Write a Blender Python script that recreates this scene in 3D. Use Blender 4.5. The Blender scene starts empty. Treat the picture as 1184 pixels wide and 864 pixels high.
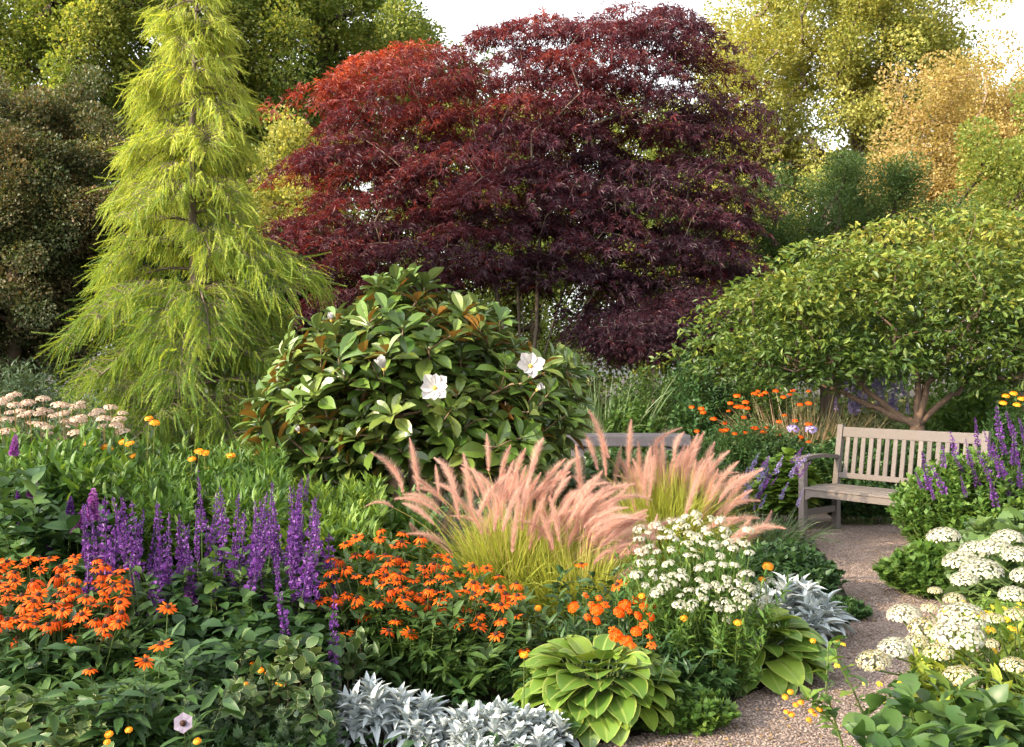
import bpy, math
import numpy as np

# ------------------------------------------------------------------ camera, sky, sun, exposure
C = bpy.context.scene.collection
scene = bpy.context.scene
H = 1.45          # eye height (m)
F = 1150.0        # focal length in pixels of the 1184-px-wide photograph
cam = bpy.data.cameras.new('camera'); cam.lens = 36.0*F/1184; cam.sensor_width = 36
cam.clip_start = 0.05; cam.clip_end = 2000
camo = bpy.data.objects.new('camera', cam); C.objects.link(camo)
camo.location = (0, 0, H); camo.rotation_euler = (math.radians(90), 0, 0)
scene.camera = camo

SUN = np.array([-0.80, -0.42, 0.40]); SUN = SUN/np.linalg.norm(SUN)
w = bpy.data.worlds.new('World'); scene.world = w; w.use_nodes = True
nt = w.node_tree; nt.nodes.clear()
sky = nt.nodes.new('ShaderNodeTexSky'); sky.sky_type = 'NISHITA'; sky.sun_disc = False
sky.sun_elevation = math.asin(SUN[2]); sky.sun_rotation = math.atan2(SUN[0], SUN[1])
sky.air_density = 1.0; sky.dust_density = 3.0; sky.ozone_density = 1.0
hs = nt.nodes.new('ShaderNodeHueSaturation'); hs.inputs['Saturation'].default_value = 0.12; hs.inputs['Value'].default_value = 2.2
bg = nt.nodes.new('ShaderNodeBackground'); bg.inputs[1].default_value = 0.15
wo = nt.nodes.new('ShaderNodeOutputWorld')
nt.links.new(sky.outputs[0], hs.inputs['Color']); nt.links.new(hs.outputs[0], bg.inputs[0]); nt.links.new(bg.outputs[0], wo.inputs[0])
sl = bpy.data.lights.new('sun', 'SUN'); sl.energy = 4.0; sl.angle = math.radians(0.9); sl.color = (1.0, 0.78, 0.50)
so = bpy.data.objects.new('sun', sl); C.objects.link(so)
so.rotation_euler = (math.acos(SUN[2]), 0, math.atan2(SUN[1], SUN[0])+math.pi/2)
scene.view_settings.view_transform = 'Standard'; scene.view_settings.look = 'None'
scene.view_settings.exposure = 1.0; scene.view_settings.gamma = 1.0
scene.view_settings.use_curve_mapping = False
scene.cycles.max_bounces = 8; scene.cycles.transmission_bounces = 6; scene.cycles.diffuse_bounces = 4
scene.cycles.use_denoising = True
try: scene.cycles.denoising_prefilter = 'ACCURATE'
except Exception: pass

# ------------------------------------------------------------------ helpers
rng = np.random.default_rng(11)
U = lambda a, b, n=None: rng.uniform(a, b, n)
Nn = lambda s, n=None: rng.normal(0, s, n)
def P(px, py, Y): return np.array([(px-592)/F*Y, Y, H-(py-432)/F*Y])
def G(px, py):
    Y = H*F/(py-432); return np.array([(px-592)/F*Y, Y])
def nrm(v): return v/np.maximum(np.linalg.norm(v, axis=-1, keepdims=True), 1e-9)
def frames(d, n):
    """columns x,y,z: y along d, z near n"""
    y = nrm(d); x = np.cross(y, n); x = nrm(x + 1e-7); z = np.cross(x, y)
    return np.stack([x, y, z], axis=-1)
def randdir(n):
    return nrm(rng.normal(size=(n, 3)))

class MB:
    def __init__(s): s.v = []; s.f = []; s.c = []; s.n = 0
    def add(s, V, faces, c=None):
        """faces: list of int arrays (m,k)"""
        V = np.asarray(V, float).reshape(-1, 3)
        if c is None: c = np.zeros((len(V), 3)) + 0.5
        s.v.append(V); s.c.append(np.asarray(c, float).reshape(-1, 3))
        for q in faces:
            q = np.asarray(q)
            if len(q): s.f.append(q + s.n)
        s.n += len(V); return s
    def inst(s, tpl, pos, R, sc, r):
        V, faces, c = tpl
        pos = np.asarray(pos).reshape(-1, 3); n = len(pos)
        if n == 0: return s
        sc = np.asarray(sc, float)
        if sc.ndim == 0: sc = np.full(n, float(sc))
        if sc.ndim == 1: sc = np.repeat(sc[:, None], 3, 1)
        k = len(V)
        W = np.einsum('nij,nkj->nki', R, V[None]*sc[:, None, :]) + pos[:, None]
        cc = np.repeat(c[None], n, 0).copy(); cc[:, :, 0] = np.clip(cc[:, :, 0] + np.asarray(r).reshape(-1, 1), 0, 1)
        off = (np.arange(n)*k)
        fs = [(q[None] + off[:, None, None]).reshape(-1, q.shape[1]) for q in faces]
        return s.add(W.reshape(-1, 3), fs, cc.reshape(-1, 3))
    def tube(s, pts, rad, sides=6, r=0.5, cap=True):
        pts = np.asarray(pts, float); m = len(pts); rad = np.broadcast_to(np.asarray(rad, float), (m,))
        t = nrm(np.gradient(pts, axis=0)); ref = np.array([0.3, 1, 0.1]) if abs(t[:, 2]).mean() > 0.6 else np.array([0.05, 0.1, 1.])
        x = nrm(np.cross(t, ref)); y = np.cross(t, x)
        a = np.linspace(0, 2*math.pi, sides, endpoint=False)
        ring = pts[:, None] + rad[:, None, None]*(np.cos(a)[None, :, None]*x[:, None] + np.sin(a)[None, :, None]*y[:, None])
        i = np.arange(m-1)[:, None]*sides; j = np.arange(sides)[None]; j2 = (j+1) % sides
        q = np.stack([i+j, i+j2, i+sides+j2, i+sides+j], -1).reshape(-1, 4)
        fs = [q]
        if cap: fs += [np.array([list(range(sides))[::-1]]), np.array([[(m-1)*sides+k for k in range(sides)]])]
        c = np.zeros((m*sides, 3)); c[:, 0] = r; c[:, 2] = np.repeat(np.linspace(0, 1, m), sides)
        return s.add(ring.reshape(-1, 3), fs, c)
    def blades(s, B, D, L, droop, W, k=6, r=None, side=None):
        """curved tapered strips"""
        B = np.asarray(B); n = len(B); D = nrm(D); L = np.broadcast_to(L, (n,)); droop = np.broadcast_to(droop, (n,)); W = np.broadcast_to(W, (n,))
        t = np.linspace(0, 1, k+1)
        p = B[:, None] + D[:, None]*(L[:, None, None]*t[None, :, None])
        out = D.copy(); out[:, 2] = 0; out = nrm(out)
        p = p + out[:, None]*(0.45*droop*L)[:, None, None]*(t**2)[None, :, None]
        p[:, :, 2] -= (droop*L)[:, None]*(t**2.4)[None]
        sd = np.cross(D, [0, 0, 1.]) + rng.normal(0, .5, (n, 3)); sd = nrm(sd)
        prof = np.sqrt(np.maximum(0, 1 - t**2.2))*0.95+0.03
        wv = sd[:, None]*(W[:, None]*prof[None])[:, :, None]
        V = np.stack([p-wv, p+wv], 2).reshape(-1, 3)
        i = np.arange(n)[:, None]*(2*(k+1)) + 2*np.arange(k)[None]
        q = np.stack([i, i+1, i+3, i+2], -1).reshape(-1, 4)
        if r is None: r = rng.random(n)
        c = np.zeros((n, k+1, 2, 3)); c[..., 0] = np.asarray(r)[:, None, None]; c[..., 1] = [0, 1]; c[..., 2] = t[None, :, None]
        s.add(V, [q], c.reshape(-1, 3)); return p
    def box(s, c, sz, M=None, bev=0.0, r=0.5):
        x, y, z = np.array(sz)/2
        b = min(bev, x*.45, y*.45, z*.45)
        V = []; 
        if b <= 0:
            V = np.array([[sx*x, sy*y, sz_*z] for sx in (-1, 1) for sy in (-1, 1) for sz_ in (-1, 1)])
            fs = [np.array([[0,1,3,2],[4,6,7,5],[0,4,5,1],[2,3,7,6],[0,2,6,4],[1,5,7,3]])]
        else:
            bm = __import__('bmesh').new(); bmesh = __import__('bmesh')
            bmesh.ops.create_cube(bm, size=1)
            for v in bm.verts: v.co = (v.co.x*2*x, v.co.y*2*y, v.co.z*2*z)
            bmesh.ops.bevel(bm, geom=bm.edges[:], offset=b, segments=2, profile=.6, affect='EDGES')
            bm.verts.index_update(); V = np.array([v.co[:] for v in bm.verts])
            g = {}
            for f in bm.faces: g.setdefault(len(f.verts), []).append([v.index for v in f.verts])
            fs = [np.array(a) for a in g.values()]; bm.free()
        if M is not None: V = V @ np.asarray(M).T
        cc = np.zeros((len(V), 3)); cc[:, 0] = r
        return s.add(V + np.asarray(c), fs, cc)
    def mesh(s, name, mat, origin=(0, 0, 0), smooth=False):
        me = bpy.data.meshes.new(name)
        V = (np.concatenate(s.v) - np.asarray(origin)).astype(np.float32)
        cols = np.concatenate(s.c)
        loops = np.concatenate([q.reshape(-1) for q in s.f]); sizes = np.concatenate([np.full(len(q), q.shape[1]) for q in s.f])
        starts = np.concatenate([[0], np.cumsum(sizes)[:-1]])
        me.vertices.add(len(V)); me.vertices.foreach_set('co', V.ravel())
        me.loops.add(len(loops)); me.loops.foreach_set('vertex_index', loops.astype(np.int32))
        me.polygons.add(len(sizes)); me.polygons.foreach_set('loop_start', starts.astype(np.int32))
        me.update(calc_edges=True)
        me.polygons.foreach_set('use_smooth', np.full(len(sizes), smooth))
        a = me.attributes.new('lf', 'FLOAT_COLOR', 'POINT')
        a.data.foreach_set('color', np.concatenate([cols, np.ones((len(cols), 1))], 1).astype(np.float32).ravel())
        me.materials.append(mat); me.update()
        return me
    def build(s, name, mat, parent=None, smooth=False):
        org = np.array(parent.matrix_world.translation if False else parent['_o']) if parent is not None else np.zeros(3)
        o = bpy.data.objects.new(name, s.mesh(name, mat, org, smooth)); C.objects.link(o)
        if parent is not None: o.parent = parent
        return o
def thing(name, label, cat, loc, group=None):
    o = bpy.data.objects.new(name, None); C.objects.link(o); o.empty_display_size = .1
    loc = list(loc)+[0.0]*(3-len(loc)); o.location = loc; o['_o'] = [float(q) for q in loc]
    o['label'] = label; o['category'] = cat
    if group: o['group'] = group
    return o
def sub(name, me, parent, pos, up=(0, 0, 1), sc=1.0, spin=None, kids=()):
    """a part that shares mesh data, standing at pos with its local z along up"""
    from mathutils import Matrix, Vector
    me = me[0] if isinstance(me, tuple) else me
    o = bpy.data.objects.new(name, me); C.objects.link(o); o.parent = parent
    u = nrm(np.asarray(up, float)); ref = np.array([1, 0, 0.]) if abs(u[0]) < .8 else np.array([0, 1, 0.])
    x = nrm(np.cross(u, ref)); y = np.cross(u, x)
    a = U(0, 6.283) if spin is None else spin
    x2 = x*math.cos(a)+y*math.sin(a); y2 = np.cross(u, x2)
    if np.ndim(sc) == 0: sc = (sc, sc, sc)
    l = np.asarray(pos) - np.array(parent['_o'])
    o.matrix_local = Matrix(((x2[0]*sc[0], y2[0]*sc[1], u[0]*sc[2], l[0]), (x2[1]*sc[0], y2[1]*sc[1], u[1]*sc[2], l[1]), (x2[2]*sc[0], y2[2]*sc[1], u[2]*sc[2], l[2]), (0, 0, 0, 1)))
    for nm, m2 in kids:
        k = bpy.data.objects.new(nm, m2); C.objects.link(k); k.parent = o
    return o

# ------------------------------------------------------------------ materials
def nodes(name):
    m = bpy.data.materials.new(name); m.use_nodes = True; t = m.node_tree; t.nodes.clear()
    return m, t, t.nodes.new, t.links.new
def ramp(t, cols, fac):
    r = t.nodes.new('ShaderNodeValToRGB'); e = r.color_ramp.elements
    while len(e) > 1: e.remove(e[-1])
    n = len(cols); e[0].position = 0; e[0].color = (*cols[0], 1)
    for i in range(1, n):
        q = e.new(i/(n-1)); q.color = (*cols[i], 1)
    t.links.new(fac, r.inputs[0]); return r.outputs[0]
def mixc(t, f, a, b, mode='MIX'):
    m = t.nodes.new('ShaderNodeMix'); m.data_type = 'RGBA'; m.blend_type = mode
    for i, v in ((0, f), (6, a), (7, b)):
        if isinstance(v, (int, float)): m.inputs[i].default_value = v
        elif isinstance(v, tuple): m.inputs[i].default_value = (*v, 1)
        else: t.links.new(v, m.inputs[i])
    return m.outputs[2]
def leafmat(name, cols, trans=.35, rough=.5, spec=.4, back=None, edge=None, edgew=.8, vein=None, tint=(1.15, 1.05, .55), tipc=None, base=None, spots=None, backmix=0.0):
    """cols: ramp over the random value every leaf carries; edge: margin colour; vein: midrib colour; back: underside colour"""
    m, t, N, L = nodes(name)
    at = N('ShaderNodeAttribute'); at.attribute_name = 'lf'
    sp = N('ShaderNodeSeparateColor'); L(at.outputs['Color'], sp.inputs[0])
    c = ramp(t, cols, sp.outputs[0])
    def mr(a, b, src):
        r = N('ShaderNodeMapRange'); r.interpolation_type = 'SMOOTHSTEP'; r.inputs[1].default_value = a; r.inputs[2].default_value = b; L(src, r.inputs[0]); return r.outputs[0]
    if tipc: c = mixc(t, mr(.35, 1, sp.outputs[2]), c, tipc)
    if base: c = mixc(t, mr(.45, .0, sp.outputs[2]), c, base)
    if vein or edge:
        ab = N('ShaderNodeMath'); ab.operation = 'MULTIPLY_ADD'; L(sp.outputs[1], ab.inputs[0]); ab.inputs[1].default_value = 2; ab.inputs[2].default_value = -1
        a2 = N('ShaderNodeMath'); a2.operation = 'ABSOLUTE'; L(ab.outputs[0], a2.inputs[0])
        if vein: c = mixc(t, mr(.14, .0, a2.outputs[0]), c, vein)
        if edge: c = mixc(t, mr(edgew-.12, edgew+.12, a2.outputs[0]), c, edge)
    tc = N('ShaderNodeTexCoord'); nz = N('ShaderNodeTexNoise'); nz.inputs['Scale'].default_value = 3.0 if not spots else 60; nz.inputs['Detail'].default_value = 3
    L(tc.outputs['Object'], nz.inputs['Vector'])
    if spots: c = mixc(t, mr(.58, .72, nz.outputs[0]), c, spots)
    else:
        vv = N('ShaderNodeHueSaturation'); L(c, vv.inputs['Color']); L(mr(.2, .8, nz.outputs[0]), vv.inputs['Value'])
        mm = N('ShaderNodeMapRange'); mm.inputs[3].default_value = .72; mm.inputs[4].default_value = 1.25; L(nz.outputs[0], mm.inputs[0]); L(mm.outputs[0], vv.inputs['Value']); c = vv.outputs[0]
    if back:
        ge = N('ShaderNodeNewGeometry'); gt = N('ShaderNodeMath'); gt.operation = 'GREATER_THAN'; gt.inputs[1].default_value = backmix; L(sp.outputs[0], gt.inputs[0])
        bc = mixc(t, gt.outputs[0], (.11, .15, .05), back); c = mixc(t, ge.outputs['Backfacing'], c, bc)
    b = N('ShaderNodeBsdfPrincipled'); L(c, b.inputs['Base Color']); b.inputs['Roughness'].default_value = rough
    b.inputs['Specular IOR Level'].default_value = spec
    o = N('ShaderNodeOutputMaterial')
    if trans > 0:
        tr = N('ShaderNodeBsdfTranslucent'); c2 = mixc(t, 1.0, c, tuple(tint), 'MULTIPLY'); L(c2, tr.inputs[0])
        mx = N('ShaderNodeMixShader'); mx.inputs[0].default_value = trans; L(b.outputs[0], mx.inputs[1]); L(tr.outputs[0], mx.inputs[2]); L(mx.outputs[0], o.inputs[0])
    else: L(b.outputs[0], o.inputs[0])
    return m
def barkmat(name, a, b, scale=18, stretch=.15, bump=.4):
    m, t, N, L = nodes(name)
    tc = N('ShaderNodeTexCoord'); mp = N('ShaderNodeMapping'); mp.inputs['Scale'].default_value = (1, 1, stretch); L(tc.outputs['Object'], mp.inputs[0])
    nz = N('ShaderNodeTexNoise'); nz.inputs['Scale'].default_value = scale; nz.inputs['Detail'].default_value = 6; nz.inputs['Roughness'].default_value = .7; L(mp.outputs[0], nz.inputs['Vector'])
    c = ramp(t, [a, b, tuple(min(1, q*1.5) for q in b)], nz.outputs[0])
    p = N('ShaderNodeBsdfPrincipled'); L(c, p.inputs['Base Color']); p.inputs['Roughness'].default_value = .9; p.inputs['Specular IOR Level'].default_value = .2
    bu = N('ShaderNodeBump'); bu.inputs['Strength'].default_value = bump; bu.inputs['Distance'].default_value = .02; L(nz.outputs[0], bu.inputs['Height']); L(bu.outputs[0], p.inputs['Normal'])
    o = N('ShaderNodeOutputMaterial'); L(p.outputs[0], o.inputs[0]); return m

# ------------------------------------------------------------------ leaf shapes (y along the leaf, x across, z up)
def kite(w=.3, fold=.08, pos=.42):
    V = np.array([[0, 0, 0], [w, pos, fold], [0, 1, 0], [-w, pos, fold]])
    c = np.array([[0, .5, 0], [0, 1, .45], [0, .5, 1], [0, 0, .45]])
    return V, [np.array([[0, 1, 2], [0, 2, 3]])], c
def leaf(w=.25, rows=3, curl=.15, fold=.12, cols=3, shape='ell', petiole=0.0, wave=0.0):
    """folded, curved leaf: rows inner rows between pointed base and tip"""
    V = [[0, 0, 0]]; c = [[0, .5, 0]]; xs = np.linspace(-1, 1, cols)
    for i in range(1, rows+1):
        t = i/(rows+1)
        if shape == 'ell': pr = math.sin(math.pi*t)**.8
        elif shape == 'obov': pr = math.sin(math.pi*t**1.35)**.75
        elif shape == 'heart': pr = math.sin(math.pi*min(1, (t*.90+.10))**.80)**.66
        elif shape == 'lance': pr = math.sin(math.pi*t**.75)**.9
        wv = w*pr
        for x in xs:
            y = petiole+(1-petiole)*t + (-.10*abs(x)**1.5 if shape == 'heart' and i == 1 else 0)
            V.append([x*wv, y, fold*abs(x)*pr - curl*t*t*2 + curl*t*.8 + wave*math.sin(7*t+3*x)*abs(x)]); c.append([0, (x+1)/2, t])
    V.append([0, 1, -curl*1.2]); c.append([0, .5, 1]); V[0] = [0, petiole, 0]
    n = len(V)-1; tri = []; quad = []
    for j in range(cols-1): tri.append([0, 1+j+1, 1+j]); tri.append([n, n-cols+j, n-cols+j+1])
    for i in range(rows-1):
        for j in range(cols-1):
            a = 1+i*cols+j; quad.append([a, a+1, a+cols+1, a+cols])
    fs = [np.array(tri)] + ([np.array(quad)] if quad else [])
    return np.array(V, float), fs, np.array(c, float)
def combine(parts):
    """parts: (tpl, pos, R, scale, r)"""
    V = []; F_ = {}; c = []; n = 0
    for (tv, tf, tc), p, R, s, r in parts:
        V.append((tv*s) @ np.asarray(R).T + np.asarray(p)); cc = tc.copy(); cc[:, 0] += r; c.append(cc)
        for q in tf: F_.setdefault(q.shape[1], []).append(q+n)
        n += len(tv)
    return np.concatenate(V), [np.concatenate(a) for a in F_.values()], np.concatenate(c)
def fr1(d, n): return frames(np.array([d], float), np.array([n], float))[0]
def palmate():
    """five-lobed maple leaf lying flat and hanging slightly"""
    V = [[0, 0, 0]]; c = [[0, .5, 0]]; tri = []
    for a, l in ((-1.75, .45), (-.95, .8), (-.3, 1.0) if False else (0, 1.0), (.95, .8), (1.75, .45)):
        d = np.array([math.sin(a), math.cos(a), 0]); s = np.array([math.cos(a), -math.sin(a), 0]); k = len(V)
        V += [list(d*l*.45+s*.11*l), list(d*l+np.array([0, 0, -.22*l])), list(d*l*.45-s*.11*l)]; c += [[0, 1, .4], [0, .5, 1], [0, 0, .4]]
        tri += [[0, k, k+1], [0, k+1, k+2]]
    return np.array(V, float), [np.array(tri)], np.array(c, float)
def floret(pet=5, w=.3, cup=.25, notch=False):
    parts = []
    for i in range(pet):
        a = 2*math.pi*i/pet; d = [math.cos(a), math.sin(a), cup]; parts.append((kite(w, .05, .6), (0, 0, 0), fr1(d, (0, 0, 1)), 1.0, 0))
    return combine(parts)
def stemtube(p0, p1, r0, r1, bend=0.0, k=5, sides=4):
    t = np.linspace(0, 1, k)[:, None]; p = p0*(1-t)+p1*t
    p = p + np.array([0, 0, 1.])*bend*np.sin(t*math.pi)
    return p, np.linspace(r0, r1, k)

# ------------------------------------------------------------------ woody skeletons
def grow(trunks, tips, seg=.35, rtip=.006, rmax=.2, up=.25, wob=.06, pw=.5, zpen=.6):
    """trunks: polylines; every tip is joined to the nearest wood. Returns list of (points, radii)"""
    pos = []; par = []; chains = []
    for tr in trunks:
        tr = np.asarray(tr, float); st = len(pos); idx = []
        for i, p in enumerate(tr): par.append(-1 if i == 0 else len(pos)-1); pos.append(p); idx.append(len(pos)-1)
        chains.append(idx)
    base = np.asarray(trunks[0][-1], float); tips = np.asarray(tips)
    order = np.argsort(np.linalg.norm(tips-base, axis=1)); tipn = []
    cap = len(pos)+len(tips)*12; A = np.zeros((cap, 3)); A[:len(pos)] = pos; n = len(pos); n0 = n
    free = np.ones(cap, bool)
    for tr in chains[:len(trunks)]: free[tr[:max(1, int(len(tr)*.35))]] = False
    for t in tips[order]:
        dd = np.linalg.norm(A[:n]-t, axis=1) + zpen*np.maximum(0, A[:n, 2]-t[2]+.1*np.linalg.norm(A[:n, :2]-t[:2], axis=1)) + np.where(free[:n], 0, 1e3)
        i = int(np.argmin(dd)); p0 = A[i].copy(); d = np.linalg.norm(t-p0); k = int(min(10, max(2, d/seg)))
        cpt = p0*.5+t*.5 + np.array([0, 0, 1.])*up*d*.5 + rng.normal(0, wob*d, 3)
        idx = [i]
        for j in range(1, k+1):
            s = j/k; q = p0*(1-s)**2+2*cpt*s*(1-s)+t*s*s
            if j < k: q = q + rng.normal(0, wob*d/k, 3)
            A[n] = q; par.append(idx[-1]); idx.append(n); n += 1
        chains.append(idx); tipn.append(n-1)
    wgt = np.zeros(n); wgt[tipn] = 1
    for i in range(n-1, 0, -1):
        if par[i] >= 0: wgt[par[i]] += wgt[i]
    rad = np.minimum(rmax, rtip*np.maximum(wgt, 1)**pw)
    out = []
    for k, idx in enumerate(chains):
        r = rad[idx].copy()
        if k >= len(trunks): r[0] = min(r[0], r[1]*1.15)
        out.append((A[idx], r))
    return out
def blobtips(blobs, n, inner=.45, gap=0.0, zs=1.0):
    """random points in a union of ellipsoids, kept apart"""
    bl = [(np.asarray(c, float), np.asarray(r, float)) for c, r in blobs]
    wt = np.array([(r[0]*r[1]*r[2])**(2/3) for _, r in bl]); wt /= wt.sum()
    out = []; tries = 0
    while len(out) < n and tries < n*8:
        tries += 1; c, r = bl[rng.choice(len(bl), p=wt)]
        d = rng.normal(size=3); d /= np.linalg.norm(d); p = c + r*d*(U(inner**3, 1)**(1/3))
        if gap and out and np.min(np.linalg.norm((np.array(out)-p)*np.array([1, 1, zs]), axis=1)) < gap: continue
        if p[2] < .1: continue
        out.append(p)
    return np.array(out)
def clumptips(blobs, n, per=9, rad=.5, inner=.5, gap=.8):
    """twig tips gathered in clumps, so that a crown has lumps, ledges and holes"""
    cc = blobtips(blobs, max(6, n//per), inner, gap); out = []
    foot = np.array([cc[:, 0].mean(), cc[:, 1].mean(), cc[:, 2].min()*.5+cc[:, 2].mean()*.2])
    for c in cc:
        k = max(3, int(per*U(.5, 1.6))); r = rad*U(.6, 1.35); ax = nrm(nrm(c-foot)+rng.normal(0, .3, 3)+np.array([0, 0, .25]))
        d = rng.normal(size=(k, 3)); d /= np.linalg.norm(d, axis=1, keepdims=True); d *= U(.2, 1.0, (k, 1))
        al = d @ ax; d = d*.62+np.outer(al, ax)*.75
        out.append(c + d*r)
    return np.concatenate(out)
def padleaves(mb, tpl, tips, per, rlo, rhi, size, dome=.42, ctr=None, edge=.18, thick=.05, rfun=None, jit=.35, lift=0.0, ypow=.5):
    """each twig tip carries a flat, slightly domed spray of leaves that hang at its rim"""
    n = len(tips)*per; ci = np.repeat(np.arange(len(tips)), per); pr = U(rlo, rhi, len(tips)); a = U(0, 6.283, n); rr = rng.random(n)**ypow
    # ragged rim: the radius changes with the angle
    ph = U(0, 6.28, len(tips))[ci]; rag = 1+.28*np.sin(a*3+ph)+.18*np.sin(a*7+ph*2)
    tw = np.repeat(tips, per, 0); od = nrm((tw-ctr)*np.array([1, 1, 0.])); R_ = pr[ci]*rr*rag; ca, sa = np.cos(a), np.sin(a)
    off = np.stack([ca*R_, sa*R_, -dome*R_*rr + rng.normal(0, thick, n) - edge*(ca*od[:, 0]+sa*od[:, 1])*R_], -1); p = tw+off
    rad = nrm(np.stack([ca, sa, -.35-.6*rr+lift], -1)+rng.normal(0, jit, (n, 3))); up_ = nrm(np.array([0, 0, 1.])+rad*np.array([.5, .5, 0])+rng.normal(0, jit, (n, 3)))
    mb.inst(tpl, p, frames(rad, up_), size*U(.7, 1.25, n), rfun(p, ci, n)); return mb
def wood(mb, chains, sides=6, minr=0.0):
    for p, r in chains:
        if r.max() < minr: continue
        mb.tube(p, r, sides if r.max() > .03 else 4, r=U(0, 1), cap=False)
    return mb
def scatter(mb, tpl, tips, per, spread, size, cent=None, droop=.2, upn=.55, bias=None, jit=.7, out=.6):
    """leaves round every twig tip. spread (x,y,z)"""
    tips = np.asarray(tips); n = len(tips)*per; c = np.repeat(tips, per, 0)
    g = rng.normal(size=(n, 3)); g = g/np.maximum(1, np.linalg.norm(g, axis=1, keepdims=True)/1.6)
    p = c + g*np.asarray(spread)
    if cent is None: cent = tips.mean(0)
    o = nrm(c-cent); d = nrm(o*out + nrm(g)*.6 + rng.normal(0, jit, (n, 3))*.6 + np.array([0, 0, -droop]))
    nn = nrm(np.array([0, 0, upn]) + o*.3 + rng.normal(0, jit, (n, 3)))
    rr = np.repeat(rng.random(len(tips)), per)*.45 + rng.random(n)*.55
    if bias is not None: rr = np.clip(rr + bias(p), 0, 1)
    return mb.inst(tpl, p, frames(d, nn), size*U(.65, 1.25, n), rr)

# ================================================================== SETTING
def structure(name, mb, mat, kind='structure'):
    o = mb.build(name, mat); o['kind'] = kind; return o
m, t, N, L = nodes('dark_soil')
tc = N('ShaderNodeTexCoord'); nz = N('ShaderNodeTexNoise'); nz.inputs['Scale'].default_value = 9; nz.inputs['Detail'].default_value = 8; L(tc.outputs['Object'], nz.inputs['Vector'])
c = ramp(t, [(.012, .009, .006), (.03, .022, .014), (.055, .042, .028)], nz.outputs[0])
b = N('ShaderNodeBsdfPrincipled'); b.inputs['Roughness'].default_value = 1; L(c, b.inputs['Base Color'])
bu = N('ShaderNodeBump'); bu.inputs['Strength'].default_value = .8; bu.inputs['Distance'].default_value = .03; L(nz.outputs[0], bu.inputs['Height']); L(bu.outputs[0], b.inputs['Normal'])
o = N('ShaderNodeOutputMaterial'); L(b.outputs[0], o.inputs[0]); SOIL = m
mb = MB()
xs = np.concatenate([np.linspace(-300, -30, 8), np.linspace(-25, 25, 26), np.linspace(30, 300, 8)]); ys = np.concatenate([np.linspace(-100, -10, 5), np.linspace(-6, 30, 25), np.linspace(40, 500, 10)])
X, Y = np.meshgrid(xs, ys); Z = np.zeros_like(X); i = np.arange(len(ys)-1)[:, None]*len(xs)+np.arange(len(xs)-1)[None]
mb.add(np.stack([X, Y, Z], -1), [np.stack([i, i+1, i+len(xs)+1, i+len(xs)], -1).reshape(-1, 4)])
structure('ground', mb, SOIL)

# gravel path: curves from the lower edge of the photo up to the bench
PL = [(600, 905), (690, 866), (770, 846), (830, 822), (880, 800), (930, 775), (965, 745), (985, 715), (974, 680), (958, 650), (935, 628), (900, 612), (872, 601), (880, 596)]
PR = [(1010, 594), (1060, 600), (1050, 636), (1064, 652), (1100, 668), (1184, 690), (1290, 706), (1500, 740)]
PN = [(1600, 800), (1400, 812), (1200, 830), (1090, 850), (1010, 880), (960, 930), (900, 1000), (700, 1000)]
poly = np.array([G(*q) for q in PL+PR+PN])
def smooth_poly(p, k=4):
    n = len(p); out = []
    for i in range(n):
        p0, p1, p2, p3 = p[i-1], p[i], p[(i+1) % n], p[(i+2) % n]
        for j in range(k):
            s = j/k; out.append(.5*((2*p1)+(-p0+p2)*s+(2*p0-5*p1+4*p2-p3)*s*s+(-p0+3*p1-3*p2+p3)*s**3))
    return np.array(out)
poly = smooth_poly(poly)
def inside(pt, pg):
    x, y = pt[:, 0], pt[:, 1]; r = np.zeros(len(pt), bool); j = len(pg)-1
    for i in range(len(pg)):
        xi, yi = pg[i]; xj, yj = pg[j]
        r ^= ((yi > y) != (yj > y)) & (x < (xj-xi)*(y-yi)/(yj-yi+1e-12)+xi); j = i
    return r
m, t, N, L = nodes('pinkish_gravel')
tc = N('ShaderNodeTexCoord'); vo = N('ShaderNodeTexVoronoi'); vo.inputs['Scale'].default_value = 75; L(tc.outputs['Object'], vo.inputs['Vector'])
sp = N('ShaderNodeSeparateColor'); L(vo.outputs['Color'], sp.inputs[0])
c = ramp(t, [(.12, .085, .07), (.20, .15, .125), (.27, .21, .18), (.17, .13, .115)], sp.outputs[0])
nz = N('ShaderNodeTexNoise'); nz.inputs['Scale'].default_value = 1.6; nz.inputs['Detail'].default_value = 4; L(tc.outputs['Object'], nz.inputs['Vector'])
mm = N('ShaderNodeMapRange'); mm.inputs[3].default_value = .7; mm.inputs[4].default_value = 1.25; L(nz.outputs[0], mm.inputs[0])
hv = N('ShaderNodeHueSaturation'); L(c, hv.inputs['Color']); L(mm.outputs[0], hv.inputs['Value'])
b = N('ShaderNodeBsdfPrincipled'); b.inputs['Roughness'].default_value = .95; L(hv.outputs[0], b.inputs['Base Color'])
bu = N('ShaderNodeBump'); bu.invert = True; bu.inputs['Strength'].default_value = 1; bu.inputs['Distance'].default_value = .008; L(vo.outputs['Distance'], bu.inputs['Height']); L(bu.outputs[0], b.inputs['Normal'])
o = N('ShaderNodeOutputMaterial'); L(b.outputs[0], o.inputs[0]); GRAVEL = m
mb = MB(); mb.add(np.c_[poly, np.full(len(poly), .012)], [np.arange(len(poly))[None, ::-1] if False else np.arange(len(poly))[None]])
structure('gravel_path', mb, GRAVEL)
PEB = leafmat('pebble_stone', [(.09, .065, .055), (.17, .125, .105), (.25, .19, .16), (.34, .275, .235), (.16, .125, .115)], trans=0, rough=.9, spec=.2)
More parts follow.
